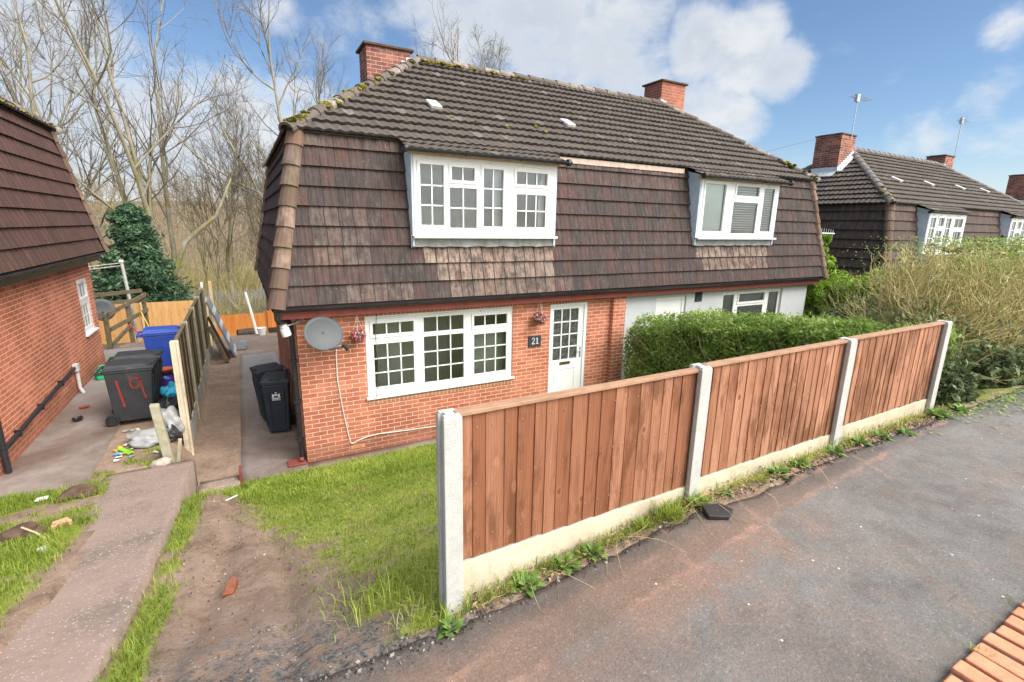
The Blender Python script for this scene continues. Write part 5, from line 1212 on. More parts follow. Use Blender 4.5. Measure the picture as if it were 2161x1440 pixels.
for i in range(26):
    x, y = r_.uniform(-2.65, -1.9), r_.uniform(.3, 1.6); m = MB(Matrix.Translation((x, y, gz(x, y) + .02)) @ Matrix.Rotation(r_.uniform(0, 3), 4, 'Z') @ Matrix.Rotation(r_.uniform(-.5, .5), 4, 'X'))
    a, b2 = r_.uniform(.02, .06), r_.uniform(.02, .05); col = r_.choice([(.7, .7, .68), (.6, .6, .58), (.75, .35, .05), (.7, .6, .1), (.1, .35, .6), (.65, .65, .65), (.3, .3, .3), (.3, .65, .1)])
    m.hexa([(-a, -b2, 0), (a, -b2 * .6, 0), (a * .8, b2, 0), (-a * .7, b2, 0)], [(-a, -b2, .008), (a, -b2 * .6, .02), (a * .8, b2, .006), (-a * .7, b2, .015)], col)
    tag(m.build('litter_scrap', MATS['toy']), 'scrap of plastic litter strewn round the grey sacks', 'litter', 'scraps of litter by the bins')
p = thing('concrete_stump', 'mossy old concrete post leaning at the corner of the pink concrete drive', 'post', (-1.84, .0, .36), 0)
q = MB(Matrix.Rotation(R(-5), 4, 'Y')); q.hexa([(-.06, -.06, 0), (.06, -.06, 0), (.06, .06, 0), (-.06, .06, 0)], [(-.055, -.055, 1.0), (.055, -.055, .98), (.055, .055, .99), (-.055, .055, 1.01)]); q.build('shaft', MATS['concrete_old'], p, bevel=.012)
q = MB(Matrix.Rotation(R(10), 4, 'Y')); q.box(.05, .03, 0, .10, .09, .42); q.build('side_stake', MATS['concrete_old'], p, bevel=.01)
q = MB(); q.blob((-1.93, -.16, .52), (.13, .085, .075), 11, 3, .16); tag(q.build('rock', MATS['rock'], None, True), 'pale lumpy stone at the foot of the leaning concrete post', 'stone')
# timber and slabs leaning on our side of the side fence
def lean(name, label, y0, y1, xb, zt, th, mat, joints=0, cat='panel', zb=.02):
    m = thing(name, label, cat); xt = -1.655; dv = Vector((xt - xb, 0, zt - zb)); L_ = dv.length; u = dv / L_; n_ = Vector((u.z, 0, -u.x))
    q = MB(); P_ = lambda s, y, h: tuple(Vector((xb, y, zb)) + u * s + n_ * h)
    q.hexa([P_(0, y0, 0), P_(0, y0, th), P_(0, y1, th), P_(0, y1, 0)], [P_(L_, y0, 0), P_(L_, y0, th), P_(L_, y1, th), P_(L_, y1, 0)]); q.build('board', MATS[mat], m, bevel=.006)
    for i in range(joints):
        s = L_ * (i + .06) / joints; j = MB(); j.hexa([P_(s, y0 - .004, th + .001), P_(s, y0 - .004, th + .012), P_(s, y1 + .004, th + .012), P_(s, y1 + .004, th + .001)], [P_(s + .14, y0 - .004, th + .001), P_(s + .14, y0 - .004, th + .012), P_(s + .14, y1 + .004, th + .012), P_(s + .14, y1 + .004, th + .001)]); j.build('joint_strip', MATS['lead_pale'], m)
    return m
lean('grey_panel', 'long grey jointed panel leaning on the brown side fence', 7.80, 8.95, -1.10, 1.66, .05, 'slab_grey', 4)
lean('timber_board', 'dark board leaning behind the grey jointed panel', 7.65, 7.92, -1.25, 1.25, .04, 'brown_wood', 0, 'board')
lean('timber_board', 'pale edged board leaning on the side fence, nearest the camera', 7.25, 7.40, -1.32, 1.05, .09, 'timber_weathered', 0, 'board')
q = MB(); q.prism([(-1.05, 8.75, .02), (-.80, 8.70, .02), (-.78, 8.95, .02), (-.95, 9.15, .02)], (.06, .08, .22)); tag(q.build('slab_fragment', MATS['slab_grey'], None, bevel=.01), 'broken piece of grey slab on the gravel beyond the side path', 'slab')
b = thing('bucket', 'small white bucket at the far end of the gravel', 'bucket', (-.27, 10.9, gz(-.27, 10.9)))
q = MB(); q.lathe([(0, 0), (.11, 0), (.15, .24), (.16, .25), (.145, .24), (.105, .02), (0, .02)], 18); q.build('pail', MATS['white_plastic'], b)
q = MB(); q.tube([(-.15, 0, .22), (-.10, -.14, .14), (.10, -.14, .14), (.15, 0, .22)], .005, 5); q.build('handle', MATS['steel'], b)
q = MB(); q.tube([(-1.05, 12.2, gz(-.9, 12.2) + .12), (-.6, 12.3, gz(-.5, 12.3) + .14), (-.1, 12.25, gz(-.1, 12.2) + .10)], [.15, .17, .13], 12); tag(q.build('log', MATS['bark_log']), 'dark log lying beyond the bucket', 'log')
q = MB(); zz = gz(-.5, 11.7); q.tube([(-.42, 11.7, zz), (-.55, 11.75, zz + .9), (-.66, 11.8, zz + 1.55)], [.055, .05, .045], 10); tag(q.build('birch_stump', MATS['cable_white']), 'white barked cut stem standing by the log', 'stump')
q = MB(); q.box(.0, 12.6, gz(.5, 12.6) - .1, 2.6, 12.66, gz(.5, 12.6) + .28); tag(q.build('edging_board', MATS['brown_wood']), 'low dark board edging the ground beside the log', 'board')
# bits lying about
def bit(name, label, cat, x, y, pts, h, mat, rz=0, lift=.0, g=None, tilt=0):
    m = MB(Matrix.Translation((x, y, gz(x, y) + lift)) @ Matrix.Rotation(rz, 4, 'Z') @ Matrix.Rotation(tilt, 4, 'X')); m.prism([(a, b, 0) for a, b in pts], (0, 0, h)); return tag(m.build(name, MATS[mat], None, bevel=.005), label, cat, g)
bit('brick_fragment', 'dark red broken brick lying on the muddy drive', 'brick', -.93, -4.54, [(-.035, -.075), (.035, -.07), (.03, .05), (.0, .085), (-.03, .05)], .04, 'brick_dark', -.3, 0, None, .18)
q = MB(); q.box(-.985, -.40, .02, -.955, -.16, .27); tag(q.build('brick_on_edge', MATS['fascia_red'], None, bevel=.004), 'red brick set upright beside the small pink step', 'brick')
bit('plastic_strip', 'thin white strip lying on the mud', 'strip', -1.06, -1.95, [(-.12, -.008), (.12, -.012), (.12, .008), (-.12, .012)], .012, 'white_plastic', .6, .01)
bit('brick_fragment', 'pale orange brick piece on next door\'s rough grass', 'brick', -2.46, -2.25, [(-.08, -.05), (.08, -.06), (.06, .05), (-.05, .05)], .055, 'terracotta_pale', .4, .0)
q = MB(); x, y = -2.72, -2.40; q.blob((x, y, gz(x, y) + .04), (.17, .12, .10), 31, 3, .22); tag(q.build('soil_clod', MATS['soil_clod'], None, False), 'big dark clod of earth beside the pale brick piece', 'clod')
q = MB(); x, y = -2.60, -1.15; q.blob((x, y, gz(x, y) + .03), (.20, .13, .10), 32, 3, .22); tag(q.build('soil_clod', MATS['soil_clod'], None, False), 'brown clod of earth at the corner of the concrete yard', 'clod')
bit('plastic_scrap', 'crumpled white scrap on the grass below the concrete yard', 'litter', -2.97, -1.0, [(-.06, -.03), (.05, -.04), (.07, .02), (-.03, .04)], .02, 'white_plastic', .3, .03)
bit('plastic_scrap', 'white scrap nearest the edge of the pink concrete drive', 'litter', -2.38, -3.0, [(-.02, -.03), (.03, -.03), (.03, .03), (-.03, .02)], .03, 'white_plastic', .8, .02)
q = MB(); x, y = -2.55, -2.55; q.tube([(x - .12, y + .10, gz(x, y) + .10), (x, y, gz(x, y) + .07), (x + .10, y - .10, gz(x, y) + .03)], .008, 5); tag(q.build('dead_root', MATS['timber_pale']), 'pale root poking out of the dark clod of earth', 'root')
q = MB(); x, y = -3.05, 2.4; q.lathe([(.0, 0), (.05, 0), (.075, .05), (.08, .055), (.06, .01), (0, .01)], 14, (x - .35, y, .485)); q.tube([(x - .35, y, .51), (x - .33, y + .12, .52)], .02, 6); tag(q.build('pipe_fitting', MATS['black_plastic']), 'black pipe fitting lying on the concrete near the wall', 'pipe fitting')
q = MB(); x, y = -3.45, 3.1; q.blob((x, y, .51), (.09, .06, .03), 8, 1, .3, (.28, .07, .04)); tag(q.build('rag', MATS['petal']), 'dark red scrap on the concrete by the wall', 'litter')
# dark lump of broken tarmac by the second post
bit('tarmac_lump', 'flat lump of broken tarmac at the foot of the second fence post', 'tarmac', 2.13, -6.12, [(-.10, -.06), (.04, -.09), (.12, -.02), (.06, .06), (-.08, .06)], .03, 'black_plastic', -.3, .02, None, .1)
# brick edging in the near corner
e = thing('brick_edging', 'row of orange bricks edging the footpath in the bottom right corner', 'brick edging')
r_ = random.Random(3)
for row in (0, 1):
    x = 1.2 + row * .05
    while x < 4.2:
        w_ = .1025; y1 = -7.50 - row * .235 + r_.uniform(-.012, .012); z = 1.985 + r_.uniform(-.006, .008) + .008 * (x - 1.9)
        q = MB(Matrix.Translation((x + w_ / 2, y1 - .1075, z)) @ Matrix.Rotation(r_.uniform(-.03, .03), 4, 'Z') @ Matrix.Rotation(r_.uniform(-.03, .03), 4, 'X')); q.box(-w_ / 2 + .004, -.1075, -.06, w_ / 2 - .004, .1075, .0); q.build('brick', MATS['brick_orange'], e, bevel=.008); x += w_ + .012
q = MB(); q.hexa([(1.15, -7.99, 1.88), (4.3, -7.99, 1.90), (4.3, -7.50, 1.90), (1.15, -7.50, 1.88)], [(1.15, -7.99, 1.965), (4.3, -7.99, 1.990), (4.3, -7.50, 1.990), (1.15, -7.50, 1.965)]); q.build('mortar_bed', MATS['soil_clod'], e)
# aerials
def yagi(label, base, top, aim, n, L_, parent=None):
    a = thing('tv_aerial', label, 'aerial', base)
    b, t_ = Vector((0, 0, 0)), Vector(top); q = MB(); q.tube([b, t_], .018, 6); q.build('mast', MATS['steel'], a)
    aim = Vector(aim).normalized(); sd_ = aim.cross(Vector((0, 0, 1))).normalized(); q = MB(); q.tube([t_ - aim * L_ * .3, t_ + aim * L_ * .7], .012, 5)
    for i in range(n): c_ = t_ - aim * L_ * .3 + aim * L_ * i / (n - 1); q.tube([c_ - sd_ * .16, c_ + sd_ * .16], .005, 4)
    q.build('boom', MATS['steel'], a); q = MB(); q.box(t_.x - .12, t_.y - .05, t_.z - .14, t_.x + .05, t_.y + .05, t_.z + .10); q.build('reflector', MATS['steel'], a); return a
yagi('television aerial on a tall mast over the nearer chimney of the right hand pair', (18.72, 2.42, 7.1), (0, 0, 1.35), (1, .1, .03), 9, 1.2)
yagi('television aerial on a mast over the farther chimney of the right hand pair', (27.75, 2.80, 7.1), (0, 0, 1.65), (1, .2, 0), 9, 1.0)
a = thing('tv_aerial', 'white aerial fixed to the right end wall of the middle pair', 'aerial', (13.5, .35, 3.86))
q = MB(); q.tube([(-.15, 0, 0), (1.35, 0, -.02)], .018, 6); q.build('boom', MATS['white_plastic'], a)
q = MB()
for i in range(11): x = .12 + i * .115; q.tube([(x, 0, -.16 + i * .006), (x, 0, .16 - i * .006)], .006, 4)
q.build('element', MATS['white_plastic'], a)
q = MB(); q.tube([(18.4, 2.6, 7.3), (13.2, 4.2, 5.9), (10.0, 9, 4.6)], .004, 4); tag(q.build('telephone_wire', MATS['cable_dark']), 'thin overhead wire from the nearer right hand chimney', 'wire')
# ------------------------------------------------------------------ vegetation
leaf_mat('grass', (.09, .13, .015), (.24, .34, .035), (.56, .58, .14), .35, .55)
leaf_mat('hedge_leaf', (.09, .125, .028), (.28, .42, .085), (.58, .66, .22), .38)
leaf_mat('shrub_leaf', (.06, .08, .04), (.16, .21, .085), (.38, .41, .24), .25)
leaf_mat('bright_leaf', (.07, .14, .012), (.24, .42, .03), (.5, .6, .10), .3)
leaf_mat('evergreen_leaf', (.03, .065, .038), (.085, .165, .085), (.22, .33, .16), .2)
leaf_mat('weed_leaf', (.06, .12, .03), (.17, .29, .06), (.34, .45, .12), .3)
def bark(name, a, b, mossc, mo=.5):
    m, t = newmat(name); v = OC(t); n1 = t.noise(t.scale(v, (3, 3, .8)), 1.4, 6, .7); n2 = t.noise(v, 12, 5, .7); n3 = t.noise(v, .8, 4, .6)
    c = t.mix(t.ss(n1, .3, .7), a, b); c = t.mix(t.m('MULTIPLY', t.ss(n2, .55, .75), .5), c, tuple(q * .4 for q in a))
    z = t.n('ShaderNodeSeparateXYZ', ins={0: v}).outputs[2]
    c = t.mix(t.m('MULTIPLY', t.m('MULTIPLY', t.ss(n3, .44, .62), t.ss(z, 13, 5)), mo), c, mossc)
    finish(t, c, .9, n2, .5, .02, .15); MATS[name] = m
bark('bark', (.21, .185, .13), (.40, .365, .28), (.21, .19, .045), .9)
bark('twig_dark', (.13, .105, .08), (.24, .20, .155), (.15, .13, .04), .2)
bark('twig_pale', (.42, .345, .14), (.74, .635, .33), (.3, .25, .08), .2)
bark('brush', (.29, .24, .10), (.54, .46, .21), (.23, .20, .06), .4)
bark('brush_far', (.24, .19, .14), (.36, .29, .22), (.23, .20, .10), .2)
bark('hedge_stem', (.20, .14, .085), (.38, .29, .18), (.16, .14, .05), .2)

def nrm(v): return v / np.maximum(np.linalg.norm(v, axis=-1, keepdims=True), 1e-9)
def twigs(P0, D, L, R0, nseg=4, sides=3, wig=.22, up=.12, taper=.3, r=rng, wide=None):
    """many tapering, wandering stems at once -> paths, verts, faces"""
    N = len(P0); P = [np.asarray(P0, float)]; d = nrm(np.asarray(D, float)); L = np.broadcast_to(L, (N,)); R0 = np.broadcast_to(R0, (N,)); ds = [d]
    for s in range(nseg):
        d = nrm(d + r.normal(0, wig, (N, 3)) + np.array([0, 0, up])); P.append(P[-1] + d * (L / nseg)[:, None]); ds.append(d)
    P = np.stack(P, 1); ds = np.stack(ds, 1)
    ref = np.where(np.abs(ds[..., 2:3]) < .9, np.array([0, 0, 1.0]), np.array([1.0, 0, 0])); a = nrm(np.cross(ds, ref)); b = np.cross(ds, a)
    rad = R0[:, None] * np.linspace(1, taper, nseg + 1)[None, :]
    an = np.arange(sides) * 2 * np.pi / sides
    V = P[:, :, None, :] + rad[:, :, None, None] * (a[:, :, None, :] * np.cos(an)[None, None, :, None] + b[:, :, None, :] * np.sin(an)[None, None, :, None])
    i = np.arange(N)[:, None, None] * (nseg + 1) * sides + np.arange(nseg)[None, :, None] * sides; j = np.arange(sides)[None, None, :]; jn = (j + 1) % sides
    F = np.stack([i + j, i + jn, i + sides + jn, i + sides + j], -1).reshape(-1, 4)
    return P, ds, rad, V.reshape(-1, 3), F
def cat(parts):
    V = []; F = []; b = 0
    for v, f in parts: V.append(v); F.append(f + b); b += len(v)
    return np.concatenate(V), np.concatenate(F)
def spawn(P, ds, rad, n, t0, t1, ang, r, kr=.6, jit=12):
    """n children per stem, leaving it between t0..t1 at about ang degrees"""
    N, S1, _ = P.shape; tt = np.sort(r.uniform(t0, t1, (N, n)), 1) * (S1 - 1); k = np.minimum(tt.astype(int), S1 - 2); f = (tt - k)[..., None]; ii = np.arange(N)[:, None]
    p = P[ii, k] * (1 - f) + P[ii, k + 1] * f; d = ds[ii, k + 1]; rr = rad[ii, k] * kr
    x = nrm(np.cross(d, r.normal(size=d.shape))); a = np.radians(ang + r.normal(0, jit, (N, n)))[..., None]
    return p.reshape(-1, 3), (d * np.cos(a) + x * np.sin(a)).reshape(-1, 3), rr.reshape(-1), (1 - tt / (S1 - 1)).reshape(-1)
def bare_tree(h, r0, seed, lean=(0, 0), stems=1, spread=34, n1=13, n2=7, n3=6, n4=4, fork=.25):
    r = np.random.default_rng(seed)
    D0 = np.array([[lean[0] + r.normal(0, .12) * (stems > 1), lean[1] + r.normal(0, .12) * (stems > 1), 1.0] for _ in range(stems)])
    P, d, R_, V, F = twigs(np.zeros((stems, 3)) + r.normal(0, .12, (stems, 3)) * [1, 1, 0], D0, h * r.uniform(.88, 1, stems), r0 * (1 if stems == 1 else .75), 12, 8, .06, .02, .10, r)
    trunk = [(V, F)]; crown = []
    p, dd, rr, rem = spawn(P, d, R_, n1, fork, .93, spread, r, .62); L = h * (.16 + .34 * rem) * r.uniform(.7, 1.25, len(p))
    P1, d1, R1, V, F = twigs(p, dd, L, np.maximum(rr, .022), 7, 5, .13, .15, .22, r); trunk.append((V, F))
    p, dd, rr, rem = spawn(P1, d1, R1, n2, .18, .97, 36, r, .6); L2 = np.repeat(L, n2) * (.25 + .4 * rem) * r.uniform(.6, 1.2, len(p))
    P2, d2, R2, V, F = twigs(p, dd, L2, np.clip(rr, .010, .04), 5, 4, .15, .13, .3, r); crown.append((V, F))
    p, dd, rr, rem = spawn(P2, d2, R2, n3, .15, 1.0, 38, r, .7); L3 = np.repeat(L2, n3) * (.3 + .35 * rem) * r.uniform(.6, 1.2, len(p))
    P3, d3, R3, V, F = twigs(p, dd, L3, np.clip(rr, .006, .014), 3, 3, .18, .10, .4, r); crown.append((V, F))
    if n4:
        p, dd, rr, rem = spawn(P3, d3, R3, n4, .1, 1.0, 40, r, .8); L4 = np.clip(np.repeat(L3, n4) * r.uniform(.4, .9, len(p)), .15, .9)
        _, _, _, V, F = twigs(p, dd, L4, np.clip(rr, .004, .006), 2, 3, .2, .06, .5, r); crown.append((V, F))
    return cat(trunk), cat(crown)
def leaves(C, s, r, up=.0, tint=None, asp=1.5, N=None):
    """leaf blades centred on C"""
    n = len(C); nv = nrm(r.normal(size=(n, 3)) + np.array([0, 0, up])) if N is None else nrm(N)
    a = nrm(np.cross(nv, r.normal(size=(n, 3)))); b = np.cross(nv, a); s = np.broadcast_to(s, (n,))[:, None] * r.uniform(.65, 1.3, (n, 1))
    V = np.stack([C - a * s * asp, C - b * s * .55 + nv * s * .12, C + a * s * asp, C + b * s * .55 + nv * s * .12], 1).reshape(-1, 3)
    F = np.arange(4 * n).reshape(n, 4); T = np.zeros((n, 3)); T[:, 0] = tint if tint is not None else r.uniform(0, 1, n)
    return V, F, T

# ---- lawn
r = np.random.default_rng(5); N = 420000
x = r.uniform(-4.6, 6.2, N); y = r.uniform(-6.02, .6, N); g = grassiness(x, y)
dens = np.where(x < 2.2, 1.0, .22); keep = r.random(N) < g ** 1.2 * dens * .6
x, y, g = x[keep], y[keep], g[keep]; n = len(x)
lush = sst(-3.0, -.6, y) * (x > -1.3); tuft = vnoise(x, y, 5.5, 71); corner = np.exp(-(((x + .05) / .5) ** 2 + ((y + 5.55) / .55) ** 2)) * (x > -.6)
edge = np.exp(-((y + 5.9) / .12) ** 2) * (x > .3)
Lb = (.035 + .055 * lush + .03 * np.clip(tuft, 0, 1) + .10 * corner * r.uniform(.2, 1.2, n) + .05 * edge + .03 * (x < -1.2)) * r.uniform(.55, 1.45, n)
az = r.uniform(0, 2 * np.pi, n); bend = r.uniform(.25, 1.1, n); w = (.0016 + .0018 * r.random(n)) * (1 + .4 * lush)
z = ground_z(x, y); B = np.stack([x, y, z - .006], -1); hd = np.stack([np.cos(az), np.sin(az), 0 * az], -1); sd_ = np.stack([-np.sin(az), np.cos(az), 0 * az], -1)
M1 = B + hd * (Lb * bend * .25)[:, None] + np.array([0, 0, 1]) * (Lb * .62)[:, None]; T1 = B + hd * (Lb * bend * .8)[:, None] + np.array([0, 0, 1]) * (Lb * (1.05 - .35 * bend))[:, None]
V = np.stack([B - sd_ * w[:, None], B + sd_ * w[:, None], M1 - sd_ * w[:, None] * .8, M1 + sd_ * w[:, None] * .8, T1 - sd_ * w[:, None] * .2, T1 + sd_ * w[:, None] * .2], 1).reshape(-1, 3)
i = np.arange(n)[:, None] * 6; F = np.stack([np.concatenate([i, i + 1, i + 3, i + 2], 1), np.concatenate([i + 2, i + 3, i + 5, i + 4], 1)], 1).reshape(-1, 4)
dry = np.clip(.7 * np.exp(-((y + 4.4) / 1.3) ** 2) + .5 * (vnoise(x, y, 2.6, 72) > .3), 0, 1)
tn = np.clip(.42 + .16 * lush + .12 * tuft + r.normal(0, .16, n) + .34 * dry * r.random(n) + .35 * corner * r.random(n), 0, 1)
o = fast('grass', V, F, MATS['grass'], None, np.stack([np.repeat(tn, 2), 0 * np.repeat(tn, 2), 0 * np.repeat(tn, 2)], -1)); tag(o, kind='stuff')

# ---- weeds along the foot of the fence
def weed(label, x, y, s, nl, seed, kind='rosette', zoff=0):
    r = np.random.default_rng(seed); P = []; Fs = []; T = []; mb = MB(); z = float(zpath(x)) + zoff
    for k in range(nl):
        az = r.uniform(0, 6.28); el = r.uniform(.15, 1.1) if kind == 'rosette' else r.uniform(.7, 1.45); L = s * r.uniform(.55, 1.2); w_ = L * (.20 if kind == 'rosette' else .022)
        d = np.array([math.cos(az) * math.cos(el), math.sin(az) * math.cos(el), math.sin(el)]); sd = np.array([-math.sin(az), math.cos(az), 0]); b = np.array([x, y, z]) + sd * r.normal(0, s * .25) + d * np.array([1, 1, 0]) * s * r.uniform(0, .3)
        m1 = b + d * L * .5; t1 = b + d * L * .95 - np.array([0, 0, L * .22]); tn = (float(np.clip(r.normal(.5 if kind == 'rosette' else .62, .2), 0, 1)), 0, 0)
        q = [b - sd * w_ * .2, b + sd * w_ * .2, m1 + sd * w_, t1 + sd * w_ * .25, t1 - sd * w_ * .25, m1 - sd * w_]
        mb.add([tuple(v) for v in q], [(0, 1, 2, 5), (5, 2, 3, 4)], tn)
    return tag(mb.build('weed', MATS['weed_leaf'] if kind == 'rosette' else MATS['grass']), label, 'weed', 'weeds along the foot of the fence')
Wd = [('leafy weed at the foot of the first concrete post', .16, -6.03, .10, 30, 'rosette'), ('green weed with grass on the path side of the first gravel board', .66, -5.98, .13, 46, 'rosette'), ('broad leaved weed beneath the middle of the nearest panel', .95, -5.97, .12, 34, 'rosette'),
      ('blue green rosette weed at the middle of the nearest gravel board', 1.16, -5.97, .12, 36, 'rosette'), ('long grass tuft just left of the second post', 1.82, -5.99, .20, 150, 'g'), ('grass tuft left of the second post, the smaller one', 1.60, -5.98, .15, 90, 'g'),
      ('leafy weed pressed against the second post', 2.12, -5.99, .12, 40, 'rosette'), ('small weed under the left end of the second panel', 2.42, -5.97, .09, 24, 'rosette'), ('yellowish grass tuft beside the broken tarmac edge', 2.82, -5.99, .12, 80, 'g'),
      ('leafy weed under the middle of the second panel', 3.06, -5.97, .12, 40, 'rosette'), ('low weed under the right part of the second panel', 3.36, -5.97, .11, 40, 'rosette'), ('leafy weed left of the third post', 3.86, -5.98, .11, 42, 'rosette'),
      ('weed right of the third post', 4.26, -5.97, .12, 44, 'rosette'), ('low creeping weed under the left of the last panel', 4.60, -6.0, .12, 44, 'rosette'), ('trailing weed farther out on the path under the last panel', 4.9, -6.08, .11, 36, 'rosette'),
      ('bushy weed at the foot of the last post', 5.75, -6.0, .16, 60, 'rosette'), ('straggling weed just beyond the last post', 6.15, -6.04, .14, 46, 'rosette')]
Wd += [('grass growing in the joints of the orange brick edging, nearer tuft', 2.25, -7.52, .10, 70, 'g'), ('grass growing in the joints of the orange brick edging, farther tuft', 2.62, -7.60, .11, 80, 'g')]
for k, (lb, x, y, s, nl, kd) in enumerate(Wd): weed(lb, x, y, s * .78, nl, 100 + k, kd)
r = np.random.default_rng(17); n = 46; x = r.uniform(.3, 3.4, n); P0 = np.stack([x, -5.97 + 0 * x, zpath(x) + .01], -1); az = r.uniform(-2.9, -.2, n)
_, _, _, V, F = twigs(P0, np.stack([np.cos(az), np.sin(az) * .5, r.uniform(.1, .7, n)], -1), r.uniform(.12, .45, n), .0022, 5, 3, .22, -.22, .4, r)
V[:, 2] = np.maximum(V[:, 2], zpath(V[:, 0]) + .014)
tag(fast('dry_grass', V, F, MATS['twig_pale']), kind='stuff')
r = np.random.default_rng(18); n = 900; x = np.concatenate([r.normal(7.6, .9, n // 2), r.uniform(5.8, 11, n - n // 2)]); y = -6.0 - np.abs(r.normal(0, .22, n)); C = np.stack([x, y, zpath(x) + .022], -1)
V, F, T = leaves(C, .016, r, 6.0); tag(fast('leaf_litter', V, F, MATS['hedge_leaf'], None, T * .6 + np.array([.35, 0, 0])), kind='stuff')
n = 2600; x = r.uniform(-1.45, .5, n); y = r.uniform(-5.9, -.6, n); C = np.stack([x, y, ground_z(x, y) + .008], -1)
mbs = []; 
V, F, T = leaves(C, r.uniform(.003, .013, n) , r, .6, asp=1.0); T = np.stack([r.choice([.07, .10, .14, .2, .28, .5], n, p=[.2, .2, .2, .2, .15, .05])] * 3, -1) * np.array([1, .82, .7])
tag(fast('gravel', V + np.array([0, 0, .002]), F, MATS['petal'], None, T), kind='stuff')

n = 2600; x = r.uniform(-.7, 6.2, n); y = -6.0 + r.normal(0, .05, n) - .05 * (x < .1); C = np.stack([x, y, zpath(x) + .012], -1)
V, F, T = leaves(C, r.uniform(.004, .017, n), r, .3, asp=.9); T = np.stack([r.choice([.04, .07, .10, .16, .3], n)] * 3, -1) * np.array([1, .88, .78])
tag(fast('tarmac_crumbs', V, F, MATS['petal'], None, T), kind='stuff')
n = 900; x = r.uniform(.3, 6.3, n); y = -5.96 + r.normal(0, .05, n); C = np.stack([x, y, zpath(x) + .02], -1); V, F, T = leaves(C, .013, r, 3.0); q_ = r.uniform(.12, .45, n); T = np.stack([q_, q_ * .68, q_ * .38], -1); tag(fast('dead_leaves', V, F, MATS['petal'], None, T), kind='stuff')

